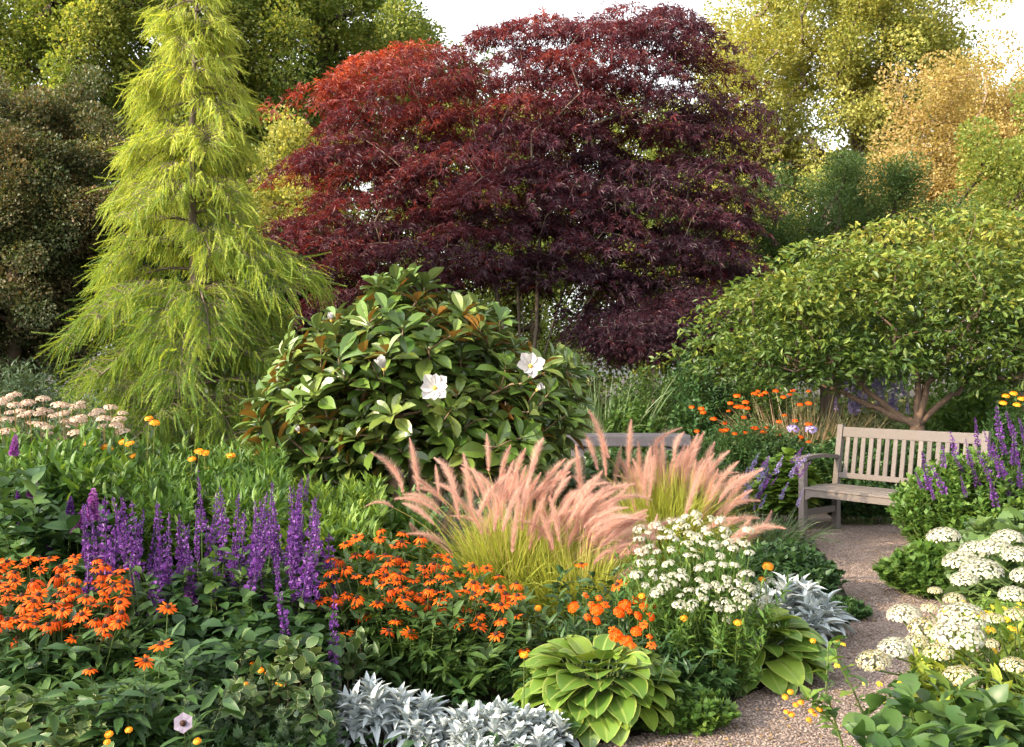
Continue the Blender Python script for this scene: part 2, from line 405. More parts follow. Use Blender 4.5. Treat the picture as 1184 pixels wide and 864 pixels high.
octa = (np.array([[1, 0, 0], [0, 1, 0], [-1, 0, 0], [0, -1, 0], [.1, .1, .62], [0, 0, -.5]], float), [np.array([[0, 1, 4], [1, 2, 4], [2, 3, 4], [3, 0, 4]])], np.zeros((6, 3)))
cand = np.c_[U(-1.2, 5, 420000), 3.0+6.6*U(0, 1, 420000)**1.6]
cand = cand[inside(cand, poly) & (np.abs(cand[:, 0]) < .56*cand[:, 1])][:95000]
n = len(cand); mb = MB()
mb.inst(octa, np.c_[cand, U(.012, .017, n)], frames(np.c_[rng.normal(size=(n, 2)), np.zeros(n)], np.array([0, 0, 1.])+rng.normal(0, .25, (n, 3))), np.c_[U(.6, 1.1, n), U(.6, 1.1, n), U(.5, 1, n)]*U(.0035, .0085, n)[:, None], rng.random(n))
structure('gravel', mb, PEB, 'stuff')

# ================================================================== WOOD AND FOLIAGE MATERIALS
BARK_GREY = barkmat('grey_bark', (.05, .04, .03), (.16, .125, .095))
BARK_DARK = barkmat('dark_bark', (.02, .015, .01), (.07, .05, .035))
BARK_DOG = barkmat('brown_bark', (.045, .03, .022), (.15, .10, .07))
BARK_TAN = barkmat('tan_bark', (.10, .065, .04), (.26, .18, .115))
STEM_G = leafmat('green_stem', [(.06, .10, .02), (.11, .15, .035)], trans=0, rough=.6)
M_OAK = leafmat('oak_leaf', [(.07, .13, .03), (.14, .21, .04), (.27, .31, .065), (.44, .41, .10)], trans=.5)
M_OAK2 = leafmat('dull_oak_leaf', [(.04, .085, .025), (.07, .13, .03), (.13, .18, .04), (.21, .23, .05)], trans=.5)
M_YEL = leafmat('yellow_green_leaf', [(.12, .17, .035), (.24, .27, .06), (.38, .37, .09), (.52, .47, .13)], trans=.5)
M_GOLD = leafmat('golden_leaf', [(.20, .18, .05), (.36, .29, .10), (.48, .37, .15), (.52, .35, .17)], trans=.5)
M_BRONZE = leafmat('bronze_leaf', [(.04, .065, .025), (.07, .10, .032), (.13, .11, .045), (.22, .14, .07)], trans=.3)
M_MID = leafmat('mid_green_leaf', [(.03, .065, .014), (.05, .10, .02), (.075, .13, .028), (.11, .16, .03)], trans=.35)
M_DARK = leafmat('dark_green_leaf', [(.02, .045, .015), (.03, .07, .02), (.05, .095, .03), (.07, .12, .035)], trans=.25)
M_MAPLE = leafmat('maple_leaf', [(.035, .013, .024), (.060, .018, .032), (.10, .022, .030), (.22, .046, .030), (.44, .12, .045)], trans=.38, tint=(1.6, .75, .45), rough=.45, spec=.35)  # mauve in the dark tones: sky sheen put into the leaf colour
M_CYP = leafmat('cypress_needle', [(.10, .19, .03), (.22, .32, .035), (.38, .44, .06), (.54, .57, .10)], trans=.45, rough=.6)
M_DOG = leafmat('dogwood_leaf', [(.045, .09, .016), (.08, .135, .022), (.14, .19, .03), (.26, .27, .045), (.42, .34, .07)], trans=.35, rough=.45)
M_MAG = leafmat('magnolia_leaf', [(.045, .10, .016), (.075, .14, .022), (.11, .18, .03), (.17, .22, .045)], trans=.15, rough=.3, spec=.5, backmix=.74, back=(.24, .12, .03), vein=(.13, .18, .05))

def bl(px, py, rx, ry, Y, rd=None):
    c = P(px, py, Y); k = Y/F; return (c, (rx*k, (rd if rd is not None else min(rx, ry)*k), ry*k))
K1 = kite(.40, .08); K2 = kite(.42, .1); K3 = kite(.2, .05)
def broadtree(label, base, fork, blobs, ntips, per, spread, size, mat, bark, rt=.012, rmax=.2, tpl=K1, group=None, inner=.45, name='broadleaf_tree', cat='tree', droop=.2, bias=None, seg=.6, trunks=None, gap=None, stems=None, cr=None, fine=1.85):
    T = thing(name, label, cat, base, group)
    Yk = base[1]/30; cr = cr or 1.3*Yk
    tips = clumptips(blobs, ntips, 9, cr, inner, gap if gap is not None else cr*1.0)
    trs = trunks or [np.linspace(np.asarray(base, float), np.asarray(fork, float), 6)]
    ch = grow(trs, tips, seg=seg, rtip=rt, rmax=rmax)
    w_ = MB(); wood(w_, ch); w_.build('trunk', bark, T, smooth=True)
    if fine != 1: per = int(per*fine**2*1.1); size = size/fine; spread = tuple(q*.74 for q in spread)
    f_ = MB(); scatter(f_, tpl, tips, per, spread, size, cent=np.mean([c for c, _ in blobs], 0), droop=droop, bias=bias); f_.build('crown', mat, T)
    return T

# ---- far wooded backdrop, one mass
mb = MB(); tp = []
for k in range(240):
    x = U(-60, 60); y = U(44, 56); h = U(8, 12.5)
    tp.append(np.c_[rng.normal(x, 1.7, 80), rng.normal(y, 1.2, 80), h*rng.random(80)**.8])
tp = np.concatenate(tp)
scatter(mb, K2, tp, 14, (.6, .6, .5), .22, cent=np.array([0, 60, -10.]))
structure('far_woods', mb, M_OAK2, 'stuff')['label'] = 'low dark wood closing the view far behind the garden'

# ---- background trees
B1 = broadtree('tall green tree with dark forking limbs at the upper left, sky showing through', (-13.5, 27, 0), P(110, 150, 27),
    [bl(40, 60, 110, 90, 27), bl(150, 20, 120, 100, 27), bl(90, -60, 150, 90, 27), bl(130, 130, 90, 80, 27), bl(20, 150, 80, 60, 27)], 430, 85, (.52, .52, .36), .19, M_OAK, BARK_DARK, rt=.014, rmax=.22, group='trees beyond the garden')
B2 = broadtree('green tree with yellowing leaves between the weeping conifer and the red maple', tuple(P(338, 430, 30)[:2])+(0,), P(345, 190, 30),
    [bl(330, 60, 100, 110, 30), bl(400, 40, 70, 90, 30), bl(280, 120, 70, 90, 30), bl(350, -40, 120, 60, 30), bl(380, 150, 70, 60, 30), bl(300, 210, 60, 60, 30), bl(330, 260, 80, 60, 30)], 450, 85, (.55, .55, .4), .2, M_OAK, BARK_DARK, rt=.014, rmax=.2, group='trees beyond the garden')
broadtree('dark green treetop showing above the left shoulder of the red maple', tuple(P(500, 430, 36)[:2])+(0,), P(500, 160, 36),
    [bl(500, 110, 80, 60, 36), bl(450, 70, 40, 50, 36), bl(560, 140, 70, 50, 36)], 240, 80, (.6, .6, .4), .22, M_OAK2, BARK_DARK, group='trees beyond the garden')
broadtree('tall airy yellow-lit tree with upright forking limbs at the upper right', tuple(P(962, 430, 34)[:2])+(0,), P(962, 190, 34),
    [bl(960, 40, 120, 90, 34), bl(900, 110, 110, 80, 34), bl(1030, 90, 95, 80, 34), bl(850, 150, 75, 60, 34), bl(970, -50, 100, 80, 34), bl(960, 170, 120, 50, 34), bl(1085, 110, 45, 55, 34)], 900, 90, (.55, .55, .5), .2, M_YEL, BARK_GREY, rt=.015, rmax=.3, group='trees beyond the garden')
broadtree('golden orange tree at the right edge, behind the small spreading tree', tuple(P(1130, 430, 27)[:2])+(0,), P(1130, 240, 27),
    [bl(1120, 160, 70, 50, 27), bl(1160, 210, 90, 60, 27), bl(1075, 215, 50, 40, 27), bl(1190, 130, 40, 40, 27)], 330, 85, (.42, .42, .36), .15, M_GOLD, BARK_TAN, gap=.7, cr=1.35, group='trees beyond the garden')
broadtree('bushy green tree touching the right edge of the photo above the spreading tree', tuple(P(1185, 430, 21)[:2])+(0,), P(1185, 280, 21),
    [bl(1180, 225, 60, 50, 21), bl(1230, 180, 60, 70, 21), bl(1180, 290, 80, 50, 21)], 240, 85, (.35, .35, .3), .13, M_OAK, BARK_DARK, group='trees beyond the garden')
broadtree('rounded soft green shrub between the red maple and the small spreading tree', tuple(P(960, 430, 20)[:2])+(0,), P(960, 370, 20),
    [bl(960, 250, 95, 60, 20), bl(900, 310, 80, 60, 20), bl(1010, 300, 90, 60, 20), bl(960, 370, 130, 60, 20)], 420, 110, (.32, .32, .2), .12, M_MID, BARK_DARK, tpl=K3, name='large_shrub', cat='shrub')
broadtree('yellow-green shrub glowing behind the right side of the red maple', tuple(P(880, 430, 25)[:2])+(0,), P(880, 350, 25),
    [bl(880, 240, 60, 40, 25), bl(900, 300, 80, 60, 25), bl(820, 330, 70, 80, 25), bl(880, 380, 90, 50, 25)], 240, 90, (.4, .4, .3), .14, M_YEL, BARK_DARK, name='large_shrub', cat='shrub')
broadtree('small bright yellow-green tree low between the weeping conifer and the red maple', tuple(P(345, 430, 23)[:2])+(0,), P(345, 330, 23),
    [bl(345, 190, 60, 35, 23), bl(330, 250, 70, 50, 23), bl(360, 320, 80, 60, 23)], 240, 80, (.36, .36, .25), .14, M_YEL, BARK_DARK)
broadtree('dense green understorey tree seen through the gaps of the red maple', tuple(P(620, 430, 26)[:2])+(0,), P(620, 350, 26),
    [bl(560, 220, 100, 80, 26), bl(700, 220, 110, 80, 26), bl(620, 350, 190, 90, 26), bl(780, 350, 90, 90, 26)], 420, 80, (.5, .5, .4), .18, M_OAK, BARK_DARK)
broadtree('dark bronze-leaved tree filling the left edge of the photo', tuple(P(10, 430, 16.5)[:2])+(0,), P(20, 360, 16.5),
    [bl(30, 190, 70, 60, 16.5), bl(70, 260, 75, 70, 16.5), bl(-20, 260, 80, 110, 16.5), bl(60, 350, 90, 70, 16.5), bl(-60, 350, 90, 90, 16.5), bl(110, 220, 40, 40, 16.5)], 620, 130, (.26, .26, .2), .095, M_BRONZE, BARK_DARK, rmax=.12, gap=.42, cr=.85)
broadtree('dark green shrub in the shade behind the weeping conifer', tuple(P(200, 430, 18)[:2])+(0,), P(200, 380, 18),
    [bl(180, 330, 110, 90, 18), bl(290, 360, 90, 80, 18)], 260, 100, (.34, .34, .26), .12, M_DARK, BARK_DARK, name='large_shrub', cat='shrub')

broadtree('dull green tree between the bronze tree and the weeping conifer, far behind them', tuple(P(150, 430, 32)[:2])+(0,), P(150, 300, 32),
    [bl(110, 200, 90, 70, 32), bl(210, 210, 90, 80, 32), bl(280, 190, 60, 90, 32), bl(160, 290, 150, 80, 32)], 420, 85, (.5, .5, .4), .2, M_OAK2, BARK_DARK, group='trees beyond the garden')
broadtree('low dull green tree behind the rounded shrub and the golden tree', tuple(P(1000, 430, 40)[:2])+(0,), P(1000, 330, 40),
    [bl(900, 250, 90, 60, 40), bl(1010, 240, 90, 60, 40), bl(1110, 250, 90, 70, 40), bl(1190, 250, 60, 80, 40)], 420, 80, (.6, .6, .45), .24, M_OAK2, BARK_DARK, group='trees beyond the garden')
# ---- unseen trees added left of the frame to shade the lower garden
for k, (x, y, r, h) in enumerate([(-15, 2.5, 3.4, 6.2), (-17, 9.5, 3.2, 6.8), (-9.5, -4.5, 2.6, 4.2), (-19, 17, 3.0, 6.5)]):
    broadtree('large unseen green tree added beyond the left side to shade the garden', (x, y, 0), (x+.2, y, h*.4),
        [((x, y, h*.62), (r, r, h*.36)), ((x+r*.5, y+r*.5, h*.5), (r*.7, r*.7, h*.3)), ((x-r*.4, y-r*.5, h*.45), (r*.7, r*.7, h*.3))], 260, 60, (.5, .5, .4), .2, M_OAK, BARK_DARK, group='unseen shade trees added on the left')

# ---- red maple: layered pads of foliage on several grey stems
T = thing('japanese_maple', 'large deep red maple with layered foliage and several bare grey stems', 'tree', (*P(610, 432, 17)[:2], 0))
bx, by = P(610, 432, 17)[:2]
blobs = [bl(690, 80, 105, 55, 17, 1.6), bl(480, 110, 85, 45, 17, 1.3), bl(590, 130, 120, 60, 17, 1.8), bl(430, 190, 80, 55, 17, 1.3), bl(760, 170, 80, 70, 17, 1.5), bl(400, 270, 70, 50, 17, 1.3),
         bl(600, 220, 160, 60, 17, 2.2), bl(800, 260, 62, 60, 17, 1.4), bl(480, 290, 130, 45, 16.6, 1.8), bl(690, 290, 140, 45, 16.8, 1.8), bl(365, 290, 40, 40, 17, 1), bl(770, 360, 85, 45, 16.8, 1.3), bl(400, 345, 65, 30, 16.7, 1.2), bl(770, 50, 48, 38, 17, .9), bl(610, 62, 48, 34, 17, .9), bl(700, 38, 60, 25, 17, .9), bl(810, 150, 45, 45, 17, 1), bl(420, 120, 50, 45, 17, 1)]
tips = blobtips(blobs, 225, .3, .70, 1.8)
tips = np.concatenate([tips, [P(x, y, 17+U(-.6, .6)) for x, y in ((395, 95), (420, 70), (345, 195), (330, 255), (560, 38), (585, 30), (640, 22), (700, 28), (735, 12), (775, 14), (800, 30), (822, 75), (838, 130), (858, 190), (850, 250), (856, 310), (322, 300), (470, 55), (510, 68))]])
trs = []
for px, py in ((520, 330), (560, 300), (600, 310), (640, 290), (668, 300), (700, 320), (590, 240), (630, 220)):
    e = P(px, py, 17+U(-.5, .5)); b0 = np.array([bx+(e[0]-bx)*.22, by+U(-.2, .2), 0.])
    s = np.linspace(0, 1, 7)[:, None]; q = b0*(1-s)+e*s; q[:, 0] -= (e[0]-bx)*.25*np.sin(s[:, 0]*math.pi); q += rng.normal(0, .03, q.shape); trs.append(q)
ch = grow(trs, tips, seg=.5, rtip=.0055, rmax=.10, up=.2, wob=.03)
w_ = MB(); wood(w_, ch); w_.build('trunk', BARK_GREY, T, smooth=True)
f_ = MB(); PM = palmate()
tv = rng.random(len(tips)); ctr = np.array([bx, by, 3.2])
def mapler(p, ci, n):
    hgt = (p[:, 2]-4.3)/3.6 - np.clip((p[:, 0]-bx+.2)/6, -.45, .8)  # redder to the upper left: new growth plus sunlight painted into the colour
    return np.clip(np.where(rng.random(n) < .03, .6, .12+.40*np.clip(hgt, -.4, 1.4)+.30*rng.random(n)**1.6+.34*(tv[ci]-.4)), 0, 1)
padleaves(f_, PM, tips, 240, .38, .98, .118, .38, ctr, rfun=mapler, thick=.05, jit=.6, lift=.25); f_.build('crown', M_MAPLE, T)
T = thing('low_maple', 'low dark purple maple mound under the right side of the red maple', 'shrub', (*P(760, 432, 15.5)[:2], 0))
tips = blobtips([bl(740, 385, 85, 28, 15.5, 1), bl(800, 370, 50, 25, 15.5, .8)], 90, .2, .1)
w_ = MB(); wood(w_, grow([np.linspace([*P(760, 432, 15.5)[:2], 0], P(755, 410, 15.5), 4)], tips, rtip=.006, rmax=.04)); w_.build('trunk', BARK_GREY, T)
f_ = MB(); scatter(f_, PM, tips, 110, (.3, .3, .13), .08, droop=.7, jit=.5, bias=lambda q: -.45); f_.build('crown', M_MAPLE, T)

# ---- weeping golden conifer
bx, by = P(225, 432, 13)[:2]
T = thing('weeping_conifer', 'tall conical tree with weeping lime-yellow needles and slender grey trunk', 'tree', (bx, by, 0))
zz = np.linspace(0, 7.1, 24); tr = np.c_[bx+.03*np.sin(zz*1.1), by+.03*np.cos(zz*.9), zz]
w_ = MB(); w_.tube(tr, np.interp(zz, [0, .3, 3, 7.1], [.12, .085, .055, .012]), 8)
# a hanging spray: thin curved stem with fine leaflets
def spray(seed):
    r0 = np.random.default_rng(seed); V = []; tri = []; c = []; k = 26
    t = np.linspace(0, 1, k); x = .05*np.sin(t*3+r0.uniform(0, 6)); z = .05*np.sin(t*4+r0.uniform(0, 6))
    for i in range(k):
        pz = np.array([x[i], t[i], z[i]])
        for s in (-1, 1):
            d = np.array([s*r0.uniform(.5, 1), r0.uniform(.5, 1.1), r0.uniform(-.5, .5)]); d = d/np.linalg.norm(d)*r0.uniform(.09, .15)*(1-.5*t[i]); wv = np.array([0, .016, .009])
            n = len(V); V += [pz-wv, pz+wv, pz+d]; c += [[r0.uniform(-.1, .1), .5, t[i]]]*3; tri.append([n, n+1, n+2])
    return np.array(V), [np.array(tri)], np.array(c)
SPR = [spray(s) for s in range(4)]
f_ = MB(); nb = 150; S = [[], [], [], []]
for b in range(nb):
    z = .55+6.5*(b+U(0, 1))/nb; z += .2*math.sin(z*2*math.pi/.7); az = b*2.4+U(-.5, .5)
    Lb = np.interp(z, [.5, 1.2, 2.0, 2.9, 3.9, 5.0, 6.0, 7.1], [2.05, 1.95, 1.6, 1.4, 1.02, .80, .54, .18])*(U(.6, 1.0)+.28*(U(0, 1) > .8))
    if b in (70, ): Lb *= 1.2
    dh = np.array([math.cos(az), math.sin(az), 0]); s = np.linspace(0, 1, 9)[:, None]
    rise = U(.1, .34); q = np.array([bx, by, z]) + dh*Lb*s + np.array([0, 0, 1.])*(rise*Lb*s - (rise+U(.25, .5))*Lb*s**2.3) + np.cumsum(rng.normal(0, .012, (9, 3)), 0)*s
    w_.tube(q, np.linspace(.016+.006*Lb, .003, 9), 4, cap=False)
    ns = int(15+17*Lb)
    for j in range(ns):
        u = U(.12, 1.0)**.8; i = u*8; i0 = min(7, int(i)); p0 = q[i0]*(1-(i-i0))+q[i0+1]*(i-i0)
        sd = np.cross(dh, [0, 0, 1])*(1 if j % 2 else -1); ll = (.2+.32*(1-u))*Lb**.5*U(.6, 1.2)
        d2 = nrm(sd*.8+dh*U(.3, 1)+np.array([0, 0, U(-.1, .25)]))
        e = p0 + d2*ll; mid = (p0+e)/2+np.array([0, 0, .05]); 
        w_.tube([p0, mid, e-np.array([0, 0, .05])], [.005, .004, .0025], 3, cap=False)
        kf = 5
        for f in range(kf):
            a = (f+.6)/kf; st = p0*(1-a)+e*a+np.array([0, 0, .04*math.sin(a*3)]); S[int(U(0, 4))].append((st, nrm(d2*.45+dh*.25+np.array([0, 0, -U(.3, 1.6)])+rng.normal(0, .2, 3)), U(.16, .40)*(.65+.3*Lb)))
for k in range(4):
    st = np.array([a[0] for a in S[k]]); d = np.array([a[1] for a in S[k]]); l = np.array([a[2] for a in S[k]])
    f_.inst(SPR[k], st, frames(d, randdir(len(st))), np.c_[l*.75, l, l*.75], np.clip(U(0, .75, len(st))+np.clip((st[:, 2]-2.6)*.15, -.35, .3), 0, 1))  # needles yellower with height: new growth, plus sun and shade put into the colour
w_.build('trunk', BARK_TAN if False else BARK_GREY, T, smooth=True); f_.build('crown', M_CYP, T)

# ---- small spreading tree behind the bench
bx, by = P(1068, 432, 12)[:2]
T = thing('dogwood_tree', 'small wide-spreading green tree with low forked trunk behind the bench', 'tree', (bx, by, 0))
base = np.array([bx, by, 0])
def limb(*pp): 
    q = np.array(pp); s = np.linspace(0, len(q)-1, 14); return np.stack([np.interp(s, range(len(q)), q[:, k]) for k in range(3)], 1)+rng.normal(0, .012, (14, 3))
fk = P(1060, 492, 12)
trs = [np.linspace(base, fk, 7), limb(fk, P(1035, 478, 12), P(1002, 452, 12), P(975, 425, 11.8), P(940, 395, 11.6)), limb(fk, P(1030, 480, 12), P(980, 458, 12.3), P(920, 425, 12.6), P(895, 408, 12.8)),
       limb(fk, P(1064, 455, 12), P(1060, 430, 12), P(1030, 395, 12), P(1020, 360, 12)), limb(fk, P(1068, 450, 12), P(1090, 425, 11.8), P(1115, 385, 11.5), P(1130, 350, 11.5)),
       limb(fk, P(1085, 470, 12), P(1110, 450, 12.2), P(1125, 428, 12.3), P(1170, 405, 12.5)), limb(fk, P(1070, 455, 12), P(1072, 420, 12.4), P(1065, 380, 12.8), P(1080, 330, 13))]
blobs = [bl(900, 350, 50, 36, 12, 1.1), bl(960, 335, 75, 55, 11.8, 1.3), bl(895, 395, 55, 20, 11.8, 1.0), bl(1040, 305, 90, 42, 12, 1.4), bl(1090, 360, 120, 50, 11.8, 1.5), bl(1150, 300, 90, 45, 12, 1.4), bl(1190, 370, 80, 60, 12, 1.5), bl(990, 400, 60, 28, 11.7, .9), bl(860, 385, 32, 16, 12, .6), bl(1230, 340, 70, 60, 12, 1.3), bl(1130, 405, 90, 20, 11.8, 1)]
tips = blobtips(blobs, 130, .25, .42, 2.6)
tips = np.concatenate([tips, [P(x+Nn(6), y, 12+U(-.7, .5)) for x, y in ((826, 392), (842, 366), (865, 338), (888, 312), (915, 318), (940, 282), (965, 290), (992, 262), (1020, 268), (1050, 250), (1085, 262), (1120, 246), (1150, 262), (1175, 248), (1210, 262), (850, 402), (885, 422), (925, 430), (955, 424), (1000, 432), (1120, 432), (1170, 440))]])
ch = grow(trs, tips, seg=.3, rtip=.0042, rmax=.06, up=.3, wob=.07)
for k in range(1, 7): ch[k][1][:] = np.maximum(ch[k][1], np.linspace(.046, .016, 14))
ch[0][1][:] = np.linspace(.115, .085, 7)
w_ = MB(); wood(w_, ch, 8); w_.build('trunk', BARK_DOG, T, smooth=True)
f_ = MB(); LD = leaf(.21, 2, .08, .1, 3, 'ell')
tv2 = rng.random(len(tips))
padleaves(f_, LD, tips, 175, .3, .72, .092, .30, np.array([bx, by, .6]), rfun=lambda p, ci, n: np.clip(.25*tv2[ci]+.55*rng.random(n)+np.clip((p[:, 2]-2.4)*.25, -.25, .3), 0, 1), thick=.04, jit=.62, lift=.65); f_.build('crown', M_DOG, T)  # leaves yellower towards the top: highlights put into the leaf colour

# ================================================================== GARDEN PLANTS, shared builders
def ell(px, py, rx, ry, n):
    """n points in an ellipse on the ground; returns xy and normalised radius"""
    a = U(0, 6.2832, n); r = np.sqrt(rng.random(n)); return np.c_[px+rx*r*np.cos(a), py+ry*r*np.sin(a)], r
def leafy(T, xy, hts, tpl, size, per, mat, lo=.3, shrink=.55, elev=(-.2, .8), lean=.0, stem=.003, jit=.35, taper=.75, stemmat=None, r=None, z0=0.0, nm='foliage'):
    n = len(xy); c = xy.mean(0); b = c+(xy-c)*shrink; t = lo+(1-lo)*rng.random((n, per))**.8; t[:, 0] = 1
    B = np.c_[b, np.full(n, z0)]; Tp = np.c_[xy, hts]
    tt = t[..., None]; p = B[:, None]*(1-tt)+Tp[:, None]*tt; p[..., :2] += (xy-b)[:, None]*.35*(tt**2-tt)
    az = U(0, 6.283, (n, per)); el = U(elev[0], elev[1], (n, per)) + .4*(t > .93)
    d = np.stack([np.cos(az)*np.cos(el), np.sin(az)*np.cos(el), np.sin(el)], -1)
    o3 = np.c_[(xy-c), np.zeros(n)]; o3 = o3/max(1e-6, np.abs(o3).max()); d = nrm(d+o3[:, None]*lean)
    up = nrm(np.array([0, 0, 1.])+rng.normal(0, jit, (n, per, 3)))
    sz = size*(1-(1-taper)*t)*U(.65, 1.2, (n, per))
    rr = np.repeat((rng.random(n)*.5)[:, None], per, 1)+rng.random((n, per))*.5 if r is None else np.repeat(np.asarray(r)[:, None], per, 1)+U(-.15, .15, (n, per))
    f = MB(); f.inst(tpl, p.reshape(-1, 3), frames(d.reshape(-1, 3), up.reshape(-1, 3)), sz.ravel(), rr.ravel())
    s = MB(); s.blades(B, Tp-B, np.linalg.norm(Tp-B, axis=1), 0, stem, 4)
    s.build('stems', stemmat or STEM_G, T); return f.build(nm, mat, T, smooth=True)
def mound(name, label, cat, cx, cy, rx, ry, h, n, per, tpl, size, mat, group=None, flat=.6, **k):
    T = thing(name, label, cat, (cx, cy, 0), group); xy, r = ell(cx, cy, rx, ry, n)
    leafy(T, xy, h*(1-flat*r*r)*U(.82, 1.08, n), tpl, size, per, mat, **k); return T
def wires(T, pairs, r=.003, mat=None, bend=.0, name='stems'):
    if 1 < len(pairs) <= 10:
        for pr_ in pairs: wires(T, [pr_], r, mat, bend, 'stem')
        return
    mb = MB()
    for a, b_ in pairs:
        a = np.asarray(a, float); b_ = np.asarray(b_, float); s = np.linspace(0, 1, 6)[:, None]
        q = a*(1-s)+b_*s; off = (b_-a)*np.array([1, 1, 0]); q = q + off*(-.3)*(s-s*s)*2 + np.array([0, 0, bend])*np.sin(s*math.pi)
        mb.tube(q, np.linspace(r*1.3, r*.8, 6), 4, cap=False)
    return mb.build(name, mat or STEM_G, T)

LANCE = leaf(.16, 2, .12, .06, 3, 'lance'); LANCE2 = leaf(.11, 2, .15, .04, 3, 'lance'); OVATE = leaf(.30, 3, .16, .10, 3, 'ell'); OVS = leaf(.3, 1, .1, .08, 3); ROUND = leaf(.42, 3, .12, .08, 3, 'heart')
def lobed():
    V = [[0, 0, 0]]; c = [[0, .5, 0]]; tri = []
    for a, l in ((-1.9, .35), (-1.2, .55), (-.55, .75), (0, 1), (.55, .75), (1.2, .55), (1.9, .35)):
        d = np.array([math.sin(a), math.cos(a), 0]); s = np.array([math.cos(a), -math.sin(a), 0]); o_ = np.array([0, .25, 0]); k = len(V)
        V += [list(o_*.5+d*l*.4+s*.14), list(o_+d*l*.75+np.array([0, 0, -.08*l])), list(o_*.5+d*l*.4-s*.14)]; c += [[0, 1, .4], [0, .5, 1], [0, 0, .4]]; tri += [[0, k, k+1], [0, k+1, k+2]]
    return np.array(V, float), [np.array(tri)], np.array(c, float)
LOBED = lobed()
G1 = leafmat('fresh_green_leaf', [(.045, .10, .018), (.07, .15, .025), (.11, .20, .035), (.17, .25, .04)], trans=.35)
G2 = leafmat('deep_green_leaf', [(.022, .058, .018), (.035, .085, .024), (.055, .115, .032), (.085, .15, .042)], trans=.25, rough=.42)
G3 = leafmat('grey_green_leaf', [(.05, .085, .045), (.07, .12, .06), (.10, .15, .08), (.15, .19, .11)], trans=.25)
G4 = leafmat('lime_leaf', [(.07, .14, .025), (.11, .20, .032), (.17, .27, .04), (.27, .35, .055)], trans=.35)
G5 = leafmat('olive_leaf', [(.04, .07, .02), (.07, .10, .03), (.11, .13, .04), (.18, .18, .06)], trans=.3)
GRASSM = leafmat('grass_blade', [(.09, .16, .02), (.17, .25, .03), (.30, .36, .04), (.50, .46, .09)], trans=.5, tipc=(.42, .46, .09))
GRASSG = leafmat('cool_grass_blade', [(.05, .10, .03), (.08, .14, .045), (.12, .18, .07), (.2, .24, .12)], trans=.3)
PURP = leafmat('purple_floret', [(.06, .02, .10), (.11, .032, .18), (.17, .05, .26), (.26, .09, .38)], trans=.3, tint=(1.1, .8, 1.2))
MAUVE = leafmat('mauve_floret', [(.20, .05, .22), (.33, .09, .34), (.45, .17, .48)], trans=.3, tint=(1.1, .8, 1.1))
LAV = leafmat('lavender_floret', [(.20, .15, .34), (.30, .24, .46), (.42, .36, .58)], trans=.3, tint=(1, .9, 1.1))
ORANGE = leafmat('orange_petal', [(.66, .075, .003), (.82, .115, .004), (.88, .17, .006), (.76, .09, .004)], trans=.3, tint=(1.1, .8, .3), rough=.6, spec=.2, base=(.62, .06, .003))
AMBER = leafmat('amber_petal', [(.80, .28, .01), (.88, .38, .015), (.85, .45, .03)], trans=.3, tint=(1.1, .9, .4))
CONE = leafmat('dark_flower_centre', [(.02, .008, .004), (.05, .018, .008), (.10, .04, .01)], trans=0, rough=.9)
WHITE = leafmat('white_floret', [(.34, .33, .22), (.48, .47, .37), (.56, .55, .47)], trans=.3, tint=(1, 1, .9))
CREAM = leafmat('cream_floret', [(.34, .26, .06), (.44, .39, .22), (.52, .49, .36), (.56, .54, .45)], trans=.3, tint=(1, 1, .85))
PINKH = leafmat('dusky_pink_floret', [(.40, .22, .15), (.54, .37, .27), (.62, .49, .37), (.66, .58, .46)], trans=.25, tint=(1, .9, .8))
YELC = leafmat('yellow_stamen', [(.6, .42, .06), (.75, .55, .1)], trans=0)
PLUME = leafmat('grass_plume', [(.52, .30, .27), (.70, .45, .38), (.83, .59, .49), (.92, .76, .62)], trans=.6, tint=(1.05, .95, .85), rough=.7)
SILVER = leafmat('silver_leaf', [(.26, .31, .33), (.36, .41, .43), (.48, .53, .55), (.58, .62, .64)], trans=.12, rough=.8, spec=.2, vein=(.55, .6, .62))

# flower shapes, each a shared mesh
def conehead(n, droop, seed):
    r0 = np.random.default_rng(seed); pet = leaf(.15, 3, droop, -.05, 3, 'obov'); parts = []
    for i in range(n):
        a = 2*math.pi*i/n+r0.uniform(-.12, .12); e = r0.uniform(-.25, .2)-droop*.5; d = [math.cos(a), math.sin(a), e]
        parts.append((pet, (.12*math.cos(a), .12*math.sin(a), r0.uniform(-.03, .03)), fr1(d, (0, 0, 1)), r0.uniform(.72, .95), r0.uniform(.1, .8)))
    return MB().add(*combine(parts)).mesh('petals', ORANGE2 if seed in (6, 7) else ORANGE)
def domemesh(name, mat, r, h, seed=1, sides=9, bumps=60):
    mb = MB(); rings = 4; V = [[0, 0, h]]
    for i in range(1, rings+1):
        a = i/rings*math.pi*.55
        for j in range(sides): b_ = 2*math.pi*j/sides; V.append([r*math.sin(a)*math.cos(b_), r*math.sin(a)*math.sin(b_), h*math.cos(a)])
    tri = [[0, 1+j, 1+(j+1) % sides] for j in range(sides)]; q = [[1+i*sides+j, 1+(i+1)*sides+j, 1+(i+1)*sides+(j+1) % sides, 1+i*sides+(j+1) % sides] for i in range(rings-1) for j in range(sides)]
    mb.add(V, [np.array(tri), np.array(q)])
    if bumps:
        a = np.arccos(1-rng.random(bumps)*.95); b_ = np.arange(bumps)*2.39996; p = np.c_[r*np.sin(a)*np.cos(b_), r*np.sin(a)*np.sin(b_), h*np.cos(a)]; d = nrm(p/np.array([r, r, h]))
        mb.inst(kite(.35, .1), p*.9, frames(d, randdir(bumps)), r*.35, rng.random(bumps))
    return mb.mesh(name, mat, smooth=False)
